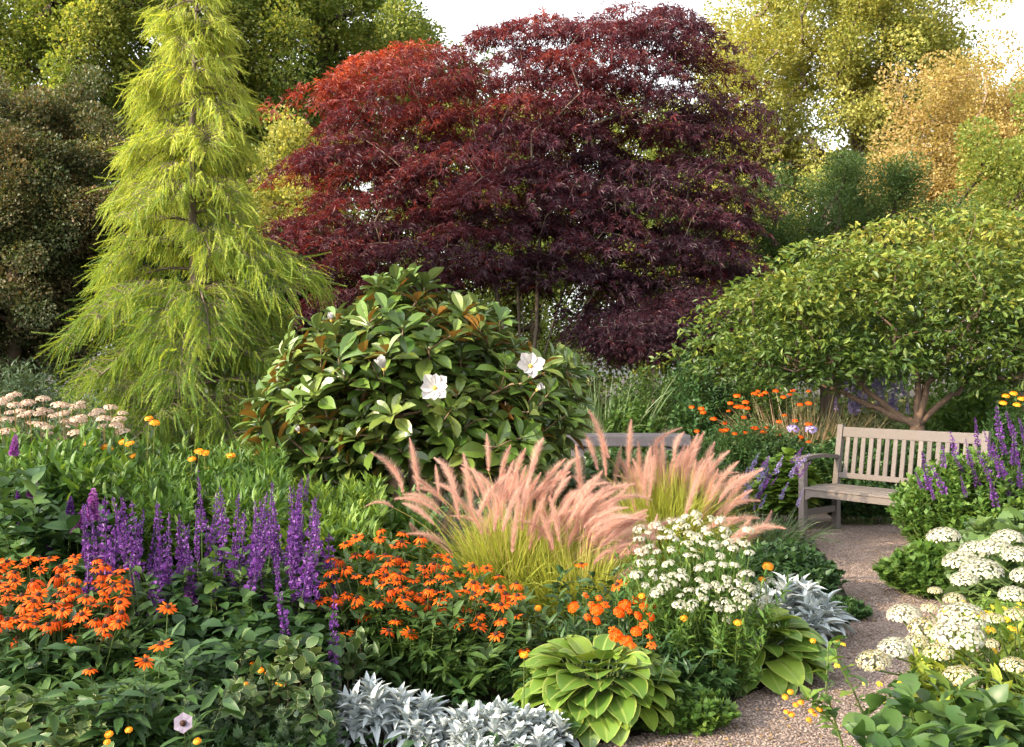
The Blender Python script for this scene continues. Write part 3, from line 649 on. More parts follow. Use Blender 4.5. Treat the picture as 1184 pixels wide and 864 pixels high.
ORANGE2 = leafmat('deep_orange_petal', [(.45, .05, .004), (.62, .08, .004), (.75, .12, .006)], trans=.3, tint=(1.1, .7, .3), rough=.6, spec=.2)
HEADS = [conehead(n, dr, s) for n, dr, s in ((13, .14, 1), (15, .28, 2), (12, .08, 3), (14, .42, 4), (11, .2, 5), (12, .7, 6), (9, .2, 7))]
HCONE = domemesh('centre', CONE, .24, .26)
def spike(mat, seed, whorls=11, gap=.0, fat=.085, per=13):
    """upright flower spike, one unit tall, in whorls"""
    r0 = np.random.default_rng(seed); mb = MB(); fl = kite(.42, .2, .55); P_ = []; D_ = []; S_ = []
    for i in range(whorls):
        t = (i+.3)/whorls; rr = fat*.8*(1-.72*t**1.6)*r0.uniform(.7, 1.15)
        for j in range(per):
            a = r0.uniform(0, 6.283); zz = t+r0.normal(0, .018); P_.append([rr*.35*math.cos(a), rr*.35*math.sin(a), zz]); D_.append([math.cos(a), math.sin(a), r0.uniform(-.3, .9)]); S_.append(rr*r0.uniform(.7, 1.15))
    mb.inst(fl, np.array(P_), frames(np.array(D_), randdir(len(P_))), np.array(S_), r0.random(len(P_)))
    z = np.linspace(-.05, 1, 5); mb.tube(np.c_[.02*np.sin(z*3), 0*z, z], .008, 4, r=.05)
    return mb.mesh('flower_spike', mat)
SPK = [spike(PURP, s, w_, fat=f) for s, w_, f in ((1, 12, .10), (2, 10, .12), (3, 14, .09), (4, 11, .11))]
SPM = [spike(MAUVE, 9, 16, fat=.2, per=22), spike(PURP, 10, 16, fat=.2, per=22)]; SPL = [spike(LAV, 12, 10, fat=.14), spike(LAV, 13, 12, fat=.11)]
def plume(seed, bend):
    """bottlebrush plume with fine bristles, one unit long, arching towards +x"""
    r0 = np.random.default_rng(seed); mb = MB(); n = 2100; t = r0.random(n)**.9
    ax = lambda t: np.c_[bend*t**2*.6, 0*t, t-.25*bend*t**2.2]
    p = ax(t); q = ax(t+.02); tg = nrm(q-p); a = r0.uniform(0, 6.283, n); pr = np.sin(math.pi*np.clip(t*.93+.05, 0, 1))**.55*(1-.35*t)
    rd = np.stack([np.cos(a), np.sin(a), 0*a], -1); d = nrm(tg*r0.uniform(.5, 1.1, (n, 1))+rd*.75+r0.normal(0, .12, (n, 3)))
    mb.inst((np.array([[-.011, 0, 0], [.011, 0, 0], [0, 1, 0]]), [np.array([[0, 1, 2]])], np.array([[0, 0, 0], [0, 1, 0], [0, .5, 1.]])), p, frames(d, randdir(n)), .20*pr*r0.uniform(.35, 1.25, n), r0.random(n))
    m = 260; t = r0.random(m); p = ax(t)+r0.normal(0, .008, (m, 3)); d = nrm(nrm(ax(t+.02)-ax(t))+r0.normal(0, .35, (m, 3))); mb.inst(kite(.22, .1), p, frames(d, randdir(m)), .055*(1-.5*t), r0.uniform(0, .5, m))
    z = np.linspace(-.12, .98, 8); mb.tube(ax(z), .005, 3, r=.3)
    return mb.mesh('plume', PLUME)
PLM = [plume(s, b_) for s, b_ in ((1, .25), (2, .5), (3, .8), (4, .1), (5, 1.1))]
FL5 = floret(5, .42, .15); FL4 = floret(4, .45, .2)
def umbel(name, mat, seed, n, hgt=.45, fs=.13, flt=FL5, open_=.97, rays=14, clumps=0):
    """domed head of florets, radius one, on radiating stalks"""
    r0 = np.random.default_rng(seed); mb = MB(); u = (np.arange(n)+.5)/n; th = np.arccos(1-u*1.06); r = np.sin(th); a = np.arange(n)*2.39996+r0.normal(0, .25, n)
    z = hgt*np.cos(th) + r0.normal(0, .035, n)
    p = np.c_[r*np.cos(a), r*np.sin(a), z]
    if clumps:
        cu = (np.arange(clumps)+.5)/clumps; ca = np.arange(clumps)*2.39996; cr = np.sqrt(cu); cc = np.c_[cr*np.cos(ca), cr*np.sin(ca), hgt*np.sqrt(np.maximum(0, 1-cr*cr*.9))]
        k = np.argmin(((p[:, None]-cc[None])**2).sum(-1), 1); dlt = p-cc[k]; p = cc[k]+dlt*.82; p[:, 2] -= .5*(dlt[:, 0]**2+dlt[:, 1]**2)
    d = nrm(p*np.array([1, 1, 1.2/hgt])+np.array([0, 0, .15])+r0.normal(0, .12, (n, 3))); ref = randdir(n); x = nrm(np.cross(d, ref)); y = np.cross(d, x)
    mb.inst(flt, p, np.stack([x, y, d], -1), fs*r0.uniform(.8, 1.2, n), r0.random(n))
    o_ = mb.mesh(name, mat)
    sb = MB()
    for i in range(rays):
        a_ = i*2.39996; rr = math.sqrt((i+.5)/rays)*.9; e = np.array([rr*math.cos(a_), rr*math.sin(a_), hgt*math.sqrt(max(0, 1-rr*rr*.92))-.05]); sb.tube([[0, 0, -.45], e*np.array([.55, .55, .35])+np.array([0, 0, -.12]), e], .02, 3, cap=False)
    return o_, sb.mesh('flower_stalks', STEM_G)
UMB = [umbel('umbel', CREAM if s % 2 else WHITE, s, n, h_, fs, clumps=c_) for s, n, h_, fs, c_ in ((1, 400, .62, .075, 26), (2, 470, .68, .072, 34), (3, 320, .55, .08, 22))]
WH = [umbel('flower_cluster', WHITE, s, n, .4, .25, FL4, rays=8) for s, n in ((5, 34), (6, 26), (7, 42))]
SED = [umbel('flower_head', PINKH, s, 150, .5, .12, FL5, rays=10, clumps=13) for s in (8, 9)]
MARI = [conehead(1, 0, 1)] and [umbel('flower_head', AMBER, s, 44, .35, .34, FL5, rays=1) for s in (12, 13)]
ORH = umbel('flower_head', ORANGE, 15, 50, .35, .3, FL5, rays=4)
SMY = umbel('flower_head', leafmat('small_yellow_petal', [(.75, .5, .02), (.8, .6, .05)], trans=.25, tint=(1, .9, .4)), 17, 14, .4, .5, FL5, rays=1)

# ================================================================== MIDDLE GROUND
FERN = leaf(.12, 1, .2, .05, 3, 'lance')
# ground cover filling the beds between the plants, never on the gravel
n = 90000; gc = np.c_[U(-9, 9, n), 2.4+13.5*rng.random(n)**1.3]; gc = gc[~inside(gc, poly) & ~inside(gc+np.array([.05, .0]), poly) & ~inside(gc+np.array([0, .07]), poly) & ~inside(gc-np.array([.06, .0]), poly) & (np.abs(gc[:, 0]) < .7*gc[:, 1])]
mb = MB(); mb.inst(OVS, np.c_[gc, U(.0, .10, len(gc))], frames(np.c_[rng.normal(size=(len(gc), 2)), U(0, 1, len(gc))], np.array([0, 0, 1.])+rng.normal(0, .5, (len(gc), 3))), U(.03, .075, len(gc)), rng.random(len(gc)))
structure('ground_cover', mb, G2, 'stuff')['label'] = 'low dark leafy ground cover filling the garden beds'
n = 110000; gy = 12+30*rng.random(n)**1.2; gx = U(-.62, .62, n)*gy; mb = MB()
hm = .25+.25*np.sin(gx*1.3+gy)*np.cos(gy*.9-gx*.4)
mb.inst(OVS, np.c_[gx, gy, rng.random(n)*np.maximum(.08, hm+.15)], frames(np.c_[rng.normal(size=(n, 2)), U(0, 1.4, n)], np.array([0, 0, 1.])+rng.normal(0, .5, (n, 3))), U(.10, .22, n), rng.random(n))
structure('undergrowth', mb, G5, 'stuff')['label'] = 'rough green undergrowth below the trees'

def pm(name, label, cat, px, Y, rpx, ry, top, n, per, tpl, size, mat, **k):
    """mound placed by where its centre, half-width and top stand in the garden"""
    x = P(px, 0, Y)[0]; return mound(name, label, cat, x, Y, rpx*Y/F, ry, P(0, top, Y)[2], n, per, tpl, size, mat, **k)
def tuft(name, label, cat, px, Y, r, h, n, mat, wid=.006, droop=.35, spread=.5, group=None, k=6, nm='blades'):
    x = P(px, 0, Y)[0]; T = thing(name, label, cat, (x, Y, 0), group); xy, rr = ell(x, Y, r, r, n); d = np.c_[(xy-[x, Y])/r*spread+rng.normal(0, .12, (n, 2)), np.ones(n)]
    b = MB(); b.blades(np.c_[xy, np.zeros(n)], d, h*U(.55, 1.1, n), droop*U(.2, 1.6, n), wid*U(.6, 1.3, n), k); b.build(nm, mat, T); return T
tuft('ornamental_grass', 'grey-green grass clump beside the right flank of the magnolia', 'grass clump', 690, 12.2, .42, 1.75, 900, GRASSG, .010, .45, .42)
pm('leafy_shrub', 'fresh green leafy shrub under the red maple, right of the grey-green grass', 'shrub', 745, 12.6, 62, .6, 432, 420, 26, LANCE, .10, M_MID)
pm('leafy_shrub', 'dark shrub in the shade below the low purple maple', 'shrub', 800, 14.2, 60, .7, 414, 420, 24, LANCE, .12, G2)
pm('leafy_shrub', 'rounded dark shrub left of the orange butterfly flowers', 'shrub', 800, 11.2, 42, .4, 462, 340, 26, OVS, .09, G2)
pm('leafy_shrub', 'olive shrub under the maple between magnolia and grass clump', 'shrub', 655, 14.0, 60, .6, 405, 380, 24, LANCE, .12, G5)
pm('leafy_shrub', 'mid-green shrub below the rounded soft shrub, left of the spreading tree', 'shrub', 868, 14.2, 60, .7, 425, 420, 24, OVS, .11, M_MID)
pm('leafy_shrub', 'low mid-green shrub just behind the grey stone bench', 'shrub', 730, 11.6, 50, .35, 470, 260, 24, LOBED, .09, G1)
T = pm('butterfly_weed', 'fine-leaved plant with loose orange flower heads left of the wooden bench', 'flowering plant', 865, 10.6, 70, .5, 488, 520, 30, FERN, .085, G2, flat=.35)
for _ in range(44):
    px = np.clip(rng.normal(868, 36), 800, 935); py = U(448, 512) if px > 840 else U(465, 500); p = P(px, py, U(10.3, 11.0)); sub('flower_head', ORH[0], T, p, (0, -.3, 1), U(.022, .038))
tuft('dry_grass', 'fine straw-tinged grass and seedheads under the spreading tree', 'grass clump', 930, 12.4, .55, 1.35, 800, leafmat('straw_blade', [(.10, .12, .04), (.2, .17, .08), (.32, .24, .13), (.3, .2, .14)], trans=.3), .007, .25, .4)
T = tuft('lavender_plant', 'grey-mauve flower spikes at the foot of the spreading tree', 'flowering plant', 1010, 12.9, .5, 1.15, 300, GRASSG, .007, .2, .4)
for _ in range(34): sub('flower_spike', SPL[int(U(0, 2))], T, P(U(965, 1050), U(445, 480), 12.8), (Nn(.1), Nn(.1), 1), U(.22, .34))
pm('leafy_shrub', 'sunlit fresh green shrub behind the right end of the wooden bench', 'shrub', 1125, 13.6, 85, .8, 432, 520, 26, LANCE, .13, G1)
T = pm('leafy_shrub', 'dark green shrub with a few amber flowers at the right edge behind the bench', 'shrub', 1175, 11.2, 60, .5, 468, 340, 26, LANCE, .10, G2)
for px, py in ((1163, 458), (1172, 455), (1181, 461), (1160, 466), (1176, 468)): sub('flower_head', MARI[0][0], T, P(px, py, 10.9), (0, -.4, 1), .036)
pm('leafy_shrub', 'dark green hedge-like shrub directly behind the wooden bench', 'shrub', 1010, 10.2, 100, .45, 505, 700, 26, OVS, .07, G2, flat=.25)
T = pm('leafy_shrub', 'low dark shrub left of the bench with two pale blue flowers', 'shrub', 905, 10.4, 45, .4, 505, 360, 26, OVS, .065, M_DARK, flat=.3)
for px, py in ((917, 496), (938, 497)): sub('flower_head', umbel('flower_head', LAV, 31, 40, .5, .25, FL5)[0], T, P(px, py, 10.0), (0, -.4, 1), .06)
pm('hosta', 'lime green leafy clump beside the left armrest of the wooden bench', 'plant', 908, 9.35, 42, .3, 530, 150, 14, ROUND, .12, G4, flat=.35, jit=.2, elev=(-.3, .4))
pm('hosta', 'mid-green shade plant at the back foot of the wooden bench', 'plant', 1000, 9.55, 60, .25, 560, 300, 18, OVS, .07, G2, flat=.3)
T = tuft('catmint', 'purple-grey catmint spikes right of the far pink grass', 'flowering plant', 885, 8.3, .3, .45, 260, GRASSG, .006, .4, .9)
for _ in range(26): p = P(U(858, 925), U(532, 592), U(8.0, 8.5)); sub('flower_spike', SPL[int(U(0, 2))] if U(0, 1) < .5 else SPK[1], T, p, (U(.1, .9), -.1, 1), U(.09, .2))
# left middle ground
pm('perennial', 'grey-green perennial with tan seedheads at the far left edge', 'plant', 25, 11.0, 70, .6, 425, 500, 22, LANCE2, .12, G3)
T = pm('perennial', 'low grey-green perennial at the foot of the weeping conifer', 'plant', 95, 9.4, 75, .5, 470, 420, 22, LANCE2, .11, G3)
tuft('ornamental_grass', 'tan-headed grass at the left edge in front of the bronze tree', 'grass clump', -10, 10.0, .5, 1.25, 500, GRASSG, .008, .4, .45)
pm('leafy_shrub', 'dark leafy plant under the left side of the magnolia', 'shrub', 285, 8.6, 50, .35, 545, 300, 20, OVATE, .10, G2)

# ---- grey stone bench behind the far pink grass
def bumpmat(name, a, b_, sc=14):
    return barkmat(name, a, b_, sc, 1.0, .25)
STONE = bumpmat('grey_stone', (.035, .033, .04), (.085, .08, .09))
T = thing('stone_bench', 'plain grey stone bench slab half hidden behind the far pink grass', 'bench', (P(722, 0, 10.6)[0], 10.6, 0))
x0 = P(722, 0, 10.6)[0]; zt = P(0, 502, 10.6)[2]
MB().box((x0, 10.6, zt-.06), (1.35, .42, .12), bev=.015).build('slab', STONE, T)
for s in (-1, 1): MB().box((x0+s*.48, 10.6, (zt-.125)/2), (.16, .34, zt-.125), bev=.012).build('leg', STONE, T)

# ---- magnolia
T = thing('magnolia', 'wide glossy evergreen magnolia bush with white flowers and brown-backed leaves', 'shrub', (P(478, 0, 7.6)[0], 7.6, 0))
Ym = 7.6
blobs = [bl(450, 410, 95, 68, Ym, .75), bl(460, 352, 38, 36, Ym, .35), bl(540, 402, 70, 50, Ym, .55), bl(600, 440, 70, 52, Ym, .6), bl(385, 435, 72, 56, Ym, .6), bl(330, 495, 48, 45, Ym, .4), bl(480, 470, 120, 60, Ym, .7), bl(410, 520, 80, 50, Ym, .6), bl(560, 510, 80, 50, Ym, .6), bl(630, 480, 45, 40, Ym, .4)]
tips = blobtips(blobs, 370, .45, .145)
tips = np.concatenate([tips, [P(458, 325, Ym-.1), P(490, 330, Ym), P(300, 485, Ym-.1), P(305, 515, Ym-.2), P(672, 462, Ym), P(655, 500, Ym-.2), P(345, 415, Ym), P(520, 345, Ym)]])
xb = P(478, 0, Ym)[0]
trs = [np.linspace([xb+dx*.15, Ym+Nn(.05), 0], P(478+dx*120, 470, Ym+Nn(.15)), 7) for dx in (0, -.8, .8, -.3, .45)]
ch = grow(trs, tips, seg=.22, rtip=.005, rmax=.045, up=.25)
w_ = MB(); wood(w_, ch); w_.build('trunk', BARK_TAN, T, smooth=True)
ML = leaf(.215, 4, .10, .10, 3, 'obov', petiole=.06)
def rosette(seed):
    r0 = np.random.default_rng(seed); parts = []
    n = r0.integers(8, 12)
    for i in range(n):
        a = i*2.39996; e = .0+.95*(i/n)+r0.uniform(-.15, .15); d = [math.cos(a)*math.cos(e), math.sin(a)*math.cos(e), math.sin(e)]
        parts.append((ML, (0, 0, -.25*(1-i/n)), fr1(d, (r0.uniform(-.25, .25), r0.uniform(-.25, .25), 1)), r0.uniform(.7, 1.05)*(1-.25*i/n), r0.uniform(-.3, .3)))
    return combine(parts)
RS = [rosette(s) for s in range(6)]
f_ = MB(); cm = np.array([xb, Ym, .9])
o_ = nrm(tips-cm); idx = rng.integers(0, 6, len(tips))
for k in range(6):
    q = tips[idx == k]; d = nrm(o_[idx == k]*.9+np.array([0, -.12, .95])+rng.normal(0, .28, (len(q), 3))); ref = randdir(len(q)); x = nrm(np.cross(ref, d)); y = np.cross(d, x)
    f_.inst(RS[k], q, np.stack([x, y, d], -1), U(.20, .30, len(q)), U(.1, .9, len(q)))
f_.build('foliage', M_MAG, T)
MW = leafmat('magnolia_petal', [(.50, .48, .46), (.56, .54, .54)], trans=.25, tint=(1, .97, .9)); PT = leaf(.34, 4, -.12, .18, 5, 'obov')
def magflower(n, cup):
    parts = [(PT, (0, 0, 0), fr1([math.cos(a), math.sin(a), cup*(1+.4*(i % 2))], (0, 0, 1)), 1-.12*(i % 2), U(0, 1)) for i, a in enumerate(np.arange(n)*2*math.pi/n*1.0+np.array([U(-.15, .15) for _ in range(n)]))]
    return MB().add(*combine(parts)).mesh('petals', MW)
MC = domemesh('centre', YELC, .13, .25)
for (px, py), cup, n, s, up in (((503, 449), .22, 8, .115, (-.1, -1, .25)), ((613, 424), .3, 7, .11, (.15, -1, .4)), ((444, 427), 1.6, 6, .10, (-.35, -.5, 1)), ((621, 451), 1.9, 5, .075, (.4, -.7, .4)), ((346, 500), 2.0, 5, .05, (-.3, -.5, 1)), ((383, 371), 2.2, 5, .06, (-.1, -.4, 1))):
    p = P(px, py, Ym-.95 if 380 < px < 640 else Ym-.6); p = P(px, py, p[1]); sub('flower', magflower(n, cup), T, p, up, s, kids=[('centre', MC)])
wires(T, [(P(478, 520, Ym-.1)*.3+P(503, 449, Ym-.1)*.7, P(503, 449, Ym-.94)), (P(570, 480, Ym)*.3+P(613, 424, Ym)*.7, P(613, 424, Ym-.94)), (P(444, 460, Ym-.2), P(444, 427, Ym-.94)), (P(610, 470, Ym-.2), P(621, 451, Ym-.94)), (P(360, 515, Ym), P(346, 500, Ym-.6)), (P(390, 400, Ym), P(383, 371, Ym-.6))], .006, BARK_TAN, name='flower_stalks')

# ---- wooden bench
TEAK, t, N, L = nodes('weathered_teak')
tc = N('ShaderNodeTexCoord'); mp = N('ShaderNodeMapping'); mp.inputs['Scale'].default_value = (1.2, 9, 9); L(tc.outputs['Generated'], mp.inputs[0])
wv = N('ShaderNodeTexNoise'); wv.inputs['Scale'].default_value = 4; wv.inputs['Detail'].default_value = 8; wv.inputs['Roughness'].default_value = .65; L(mp.outputs[0], wv.inputs['Vector'])
n2 = N('ShaderNodeTexNoise'); n2.inputs['Scale'].default_value = 5; n2.inputs['Detail'].default_value = 4; L(tc.outputs['Object'], n2.inputs['Vector'])
c = ramp(t, [(.05, .042, .036), (.10, .082, .068), (.145, .12, .10), (.19, .16, .135)], wv.outputs[0]); c2 = mixc(t, n2.outputs[0], c, (.12, .105, .10))
at = N('ShaderNodeAttribute'); at.attribute_name = 'lf'; sp = N('ShaderNodeSeparateColor'); L(at.outputs['Color'], sp.inputs[0]); hv = N('ShaderNodeHueSaturation'); L(c2, hv.inputs['Color'])
mm = N('ShaderNodeMapRange'); mm.inputs[3].default_value = .85; mm.inputs[4].default_value = 1.2; L(sp.outputs[0], mm.inputs[0]); L(mm.outputs[0], hv.inputs['Value'])
b = N('ShaderNodeBsdfPrincipled'); b.inputs['Roughness'].default_value = .8; b.inputs['Specular IOR Level'].default_value = .3; L(hv.outputs[0], b.inputs['Base Color'])
bu = N('ShaderNodeBump'); bu.inputs['Strength'].default_value = .5; bu.inputs['Distance'].default_value = .004; L(wv.outputs[0], bu.inputs['Height']); L(bu.outputs[0], b.inputs['Normal']); o = N('ShaderNodeOutputMaterial'); L(b.outputs[0], o.inputs[0])
T = thing('garden_bench', 'weathered wooden slatted bench with armrest at the end of the gravel path', 'bench', (2.61, 8.92, 0.012))
O = np.array([2.61, 8.92, 0.012]); ux = np.array([.61, -.79, 0]); ux /= np.linalg.norm(ux); vy = np.array([-ux[1], ux[0], 0]); RB = np.stack([ux, vy, [0, 0, 1]], 1)
BL = 1.37; DP = .50; tilt = math.radians(9)
def bb(name, c_, sz, rx=0.0, bev=.005, rz=0.0):
    M = RB @ np.array([[math.cos(rz), -math.sin(rz), 0], [math.sin(rz), math.cos(rz), 0], [0, 0, 1]]) @ np.array([[1, 0, 0], [0, math.cos(rx), -math.sin(rx)], [0, math.sin(rx), math.cos(rx)]])
    return MB().box(O+RB@np.array(c_), sz, M, bev, r=U(0, 1)).build(name, TEAK, T)
for s in (0, BL):
    bb('leg', (s, 0, .325), (.058, .058, .65))
    bb('leg', (s, DP, .21), (.058, .062, .42))
    bb('back_post', (s, DP+.045, .685), (.056, .05, .56), rx=-tilt)
    bb('stretcher', (s, DP/2, .19), (.032, DP-.06, .055))
    bb('side_rail', (s, DP/2, .375), (.032, DP-.06, .075))
    a = MB(); k = 9; q = np.linspace(-.07, DP+.0, k); zz = .672+.018*np.sin(np.linspace(0, math.pi, k)*1.0)+.0*q; wd = np.interp(q, [-.07, 0, .2, DP], [.04, .046, .034, .028]); V = []
    for i in range(k):
        for dx, dz in ((-1, -.016), (1, -.016), (1, .016), (-1, .016)): V.append(O+RB@np.array([s+dx*wd[i], q[i], zz[i]+dz]))
    fs = np.array([[i*4+j, i*4+(j+1) % 4, i*4+4+(j+1) % 4, i*4+4+j] for i in range(k-1) for j in range(4)]+[[3, 2, 1, 0], [k*4-4, k*4-3, k*4-2, k*4-1]])
    a.add(V, [fs], np.tile([.3, 0, 0], (len(V), 1))); a.build('armrest', TEAK, T)
# front apron with curved brackets
k = 21; xs_ = np.linspace(.031, BL-.031, k); low = .345-.045*np.clip(1-(xs_-.031)/.10, 0, 1)**2-.045*np.clip(1-(BL-.031-xs_)/.10, 0, 1)**2; V = []
for i in range(k):
    for y_, z_ in ((-.015, low[i]), (.015, low[i]), (.015, .413), (-.015, .413)): V.append(O+RB@np.array([xs_[i], y_, z_]))
MB().add(V, [np.array([[i*4+j, i*4+(j+1) % 4, i*4+4+(j+1) % 4, i*4+4+j] for i in range(k-1) for j in range(4)]+[[3, 2, 1, 0], [k*4-4, k*4-3, k*4-2, k*4-1]])], np.tile([.7, 0, 0], (len(V), 1))).build('apron', TEAK, T)
for i in range(6): bb('seat_slat', (BL/2 if i else BL/2, -.02+.032+i*.082, .428-.006*abs(i-2.5)), (BL+.05 if i == 0 else BL-.07, .074, .022))
bb('back_rail', (BL/2, DP+.072+.012, .895), (BL-.058, .034, .092), rx=-tilt)
bb('back_rail', (BL/2, DP+.012, .50), (BL-.058, .034, .05), rx=-tilt)
for i in range(16): bb('back_slat', (.085+i*(BL-.17)/15, DP+.047, .687), (.042, .016, .335), rx=-tilt, bev=.003)
pm('leafy_shrub', 'dark leafy plant in front of the grey stone bench', 'shrub', 745, 9.7, 110, .35, 524, 500, 24, OVS, .075, G2, flat=.2)
pm('leafy_shrub', 'dark leafy plant filling the shade right of the magnolia foot', 'shrub', 640, 8.6, 60, .4, 540, 300, 22, OVATE, .09, G2, flat=.3)

# ================================================================== FRONT BEDS
def surfpt(px, py, z):
    """point seen at (px,py) that stands z above the ground"""
    Y = (H-z)*F/(py-432); return np.array([(px-592)/F*Y, Y, z])
def bedfoliage(T, pts, drop, n, spread, tpl, size, per, mat, **k):
    """leafy stems rising to just below the given flower points"""
    pts = np.asarray(pts); i = rng.integers(0, len(pts), n); q = pts[i]+np.c_[rng.normal(0, spread, (n, 2)), np.zeros(n)]
    return leafy(T, q[:, :2], np.maximum(.08, q[:, 2]-drop-U(0, .10, n)), tpl, size, per, mat, **k)
def coneflowers(label, pts, drop=.05, nst=200, leafm=G2, size=.10, seedsc=(.036, .048), group='orange coneflower clumps', tpl=LANCE, dx=0.0):
    pts = np.asarray(pts); c = pts.mean(0); T = thing('coneflower', label, 'flowering plant', (c[0], c[1], 0), group); pr = []
    for p in pts:
        up = nrm(np.array([Nn(.22)+dx, -.22+Nn(.2), 1.])); sub('flower', HEADS[int(U(0, 7)) if U(0, 1) < .6 else int(U(0, 5))], T, p, up, U(*seedsc)*(1 if U(0, 1) < .8 else .75), kids=[('centre', HCONE)])
        pr.append((np.array([c[0]+(p[0]-c[0])*.7, c[1]+(p[1]-c[1])*.75, .02]), p-np.array([0, 0, .002])))
    wires(T, pr, .0024, name='flower_stalks'); bedfoliage(T, pts, drop, nst, .10, tpl, size, 18, leafm, elev=(-.5, .6)); return T
def region(n, x0, x1, y0, y1, z0, z1, gap=9, f=None):
    """flower points spread over a patch, front low and back high"""
    out = []; q = []
    for _ in range(n*60):
        if len(out) >= n: break
        px, py = U(x0, x1), U(y0, y1)
        if f and not f(px, py): continue
        if q and min((px-a)**2+((py-b)*1.5)**2 for a, b in q) < gap*gap: continue
        q.append((px, py)); out.append(surfpt(px, py, np.interp(py, [y0, y1], [z0, z1])+Nn(.012)))
    return out

# ---- orange coneflowers
G1D = leafmat('lance_leaf', [(.03, .075, .018), (.05, .11, .025), (.08, .15, .035), (.12, .19, .045)], trans=.3)
A = region(80, -30, 150, 640, 726, .60, .46, 10, lambda x, y: y > 640+abs(x-60)*.12 and y < 735-max(0, x-90)*.3)
A += [surfpt(x, y, z) for x, y, z in ((86, 738, .40), (122, 733, .41), (104, 722, .43), (138, 714, .44), (20, 738, .40), (128, 700, .46), (70, 715, .44), (50, 716, .42))]
coneflowers('wide clump of orange coneflowers at the left edge of the photo, below the purple spikes', A, nst=230, size=.12)
coneflowers('few orange coneflowers leaning out low on the right of the left orange clump', [surfpt(186, 745, .50), surfpt(168, 764, .47), surfpt(104, 774, .45), surfpt(194, 702, .54)], nst=26, size=.13)
B_ = region(72, 370, 600, 608, 700, .66, .42, 10.5, lambda x, y: y > 608+max(0, x-455)*.42 and y > 640-(x-380)*.6)
B_ += region(22, 385, 600, 690, 735, .42, .33, 15, lambda x, y: x > 430 or y < 712) + [surfpt(400, 731, .32), surfpt(417, 713, .34), surfpt(403, 702, .36)]
coneflowers('broad clump of orange coneflowers in front of the near pink grass', B_, nst=300, size=.11, leafm=leafmat('coneflower_leaf', [(.03, .07, .015), (.05, .10, .02), (.075, .135, .028)], trans=.3))
coneflowers('lone orange coneflower in front of the near pink grass, above the large hosta', [surfpt(606, 752, .27)], nst=8, size=.10)
coneflowers('two orange coneflowers standing apart below the plumes, left of the white flowers', [surfpt(714, 676, .46), surfpt(672, 652, .48)], nst=20, size=.10)
T = thing('orange_geum', 'bright orange double flowers between the near pink grass and the white flowers', 'flowering plant', (*surfpt(700, 740, 0)[:2], 0)); pr = []; OP = []
for px, py in [(663, 702), (678, 688), (684, 698), (693, 690), (690, 705), (680, 712), (700, 699), (722, 700), (735, 693), (745, 702), (752, 713), (738, 712), (728, 706), (744, 722), (752, 735), (736, 730), (724, 741), (712, 735), (709, 728), (731, 745), (753, 745), (745, 692), (716, 708), (757, 700), (690, 718)]:
    p = surfpt(px, py, np.interp(py, [680, 750], [.44, .33])); sub('flower', HEADS[int(U(0, 5))] if U(0, 1) < .65 else ORH[0], T, p, (Nn(.4), -.7, 1), U(.018, .029)); pr.append((np.array([p[0]*.95+T.location.x*.05, p[1]+.05, .02]), p)); OP.append(p)
wires(T, pr, .0022, name='flower_stalks'); bedfoliage(T, OP, .06, 150, .12, LANCE2, .09, 18, G2, elev=(-.4, .7))

# ---- purple spikes
def spikes(name, label, meshes, tops, lens, base, foliage, group=None, sc=1.0, lean=.10, cat='flowering plant'):
    tops = np.asarray(tops); c = tops.mean(0); T = thing(name, label, cat, (c[0], c[1], 0), group); pr = []
    for p, l in zip(tops, lens):
        up = nrm(np.array([Nn(lean), Nn(lean), 1.])); b0 = p-up*l; ws = sc*U(.65, 1.05); sub('flower_spike', meshes[int(U(0, len(meshes)))], T, b0, up, (l*ws, l*ws, l)); pr.append((np.array([c[0]+(p[0]-c[0])*.75, c[1]+(p[1]-c[1])*.8, .02]), b0+up*.02))
    wires(T, pr, .0028, name='flower_stalks'); foliage(T, tops-np.array([0, 0, 1.])*np.asarray(lens)[:, None]*.95); return T
tops = []; ln = []
def topat(px): return np.interp(px, [90, 110, 150, 190, 230, 270, 300, 340, 360, 395], [590, 560, 575, 580, 550, 565, 560, 550, 545, 640])
for px in np.concatenate([np.linspace(96, 300, 42)+rng.normal(0, 8, 42), np.linspace(300, 385, 26)+rng.normal(0, 7, 26)]):
    py = topat(px)+abs(Nn(42)); Y = 4.75+Nn(.2)-(py-560)*.002; tops.append(P(px, py, Y)); ln.append(U(.24, .46))
for px, py in ((128, 640), (150, 652), (215, 640), (290, 706), (315, 718), (322, 640), (340, 650), (300, 655), (355, 640), (250, 630), (180, 645), (110, 625)): tops.append(P(px, py, 4.55)); ln.append(U(.1, .2) if py > 690 else U(.22, .32))
spikes('purple_agastache', 'dense stand of upright purple flower spikes behind the left orange coneflowers', SPK+SPK+SPM[:1]*0, tops, ln, None,
    lambda T, q: bedfoliage(T, q, .05, 300, .10, OVATE, .095, 20, leafmat('agastache_leaf', [(.025, .06, .012), (.045, .095, .018), (.08, .14, .028)], trans=.3), elev=(-.5, .5)), sc=1.0)
T = thing('leafy_plant', 'dark broad-leaved plant below the purple spikes, right of the low coneflowers', 'plant', (*G(285, 860), 0))
xy = np.array([surfpt(U(195, 385), U(690, 775), .3)[:2] for _ in range(150)]); leafy(T, xy, np.interp(xy[:, 1], [3.6, 4.6], [.22, .50])*U(.8, 1.1, 150), OVATE, .125, 15, leafmat('broad_dark_leaf', [(.018, .05, .014), (.03, .075, .02), (.05, .10, .028)], trans=.25, rough=.4), elev=(-.6, .3), jit=.25)
T = thing('leafy_plant', 'dark leafy undergrowth plant at the left edge beneath the orange coneflowers', 'plant', (*G(60, 880), 0))
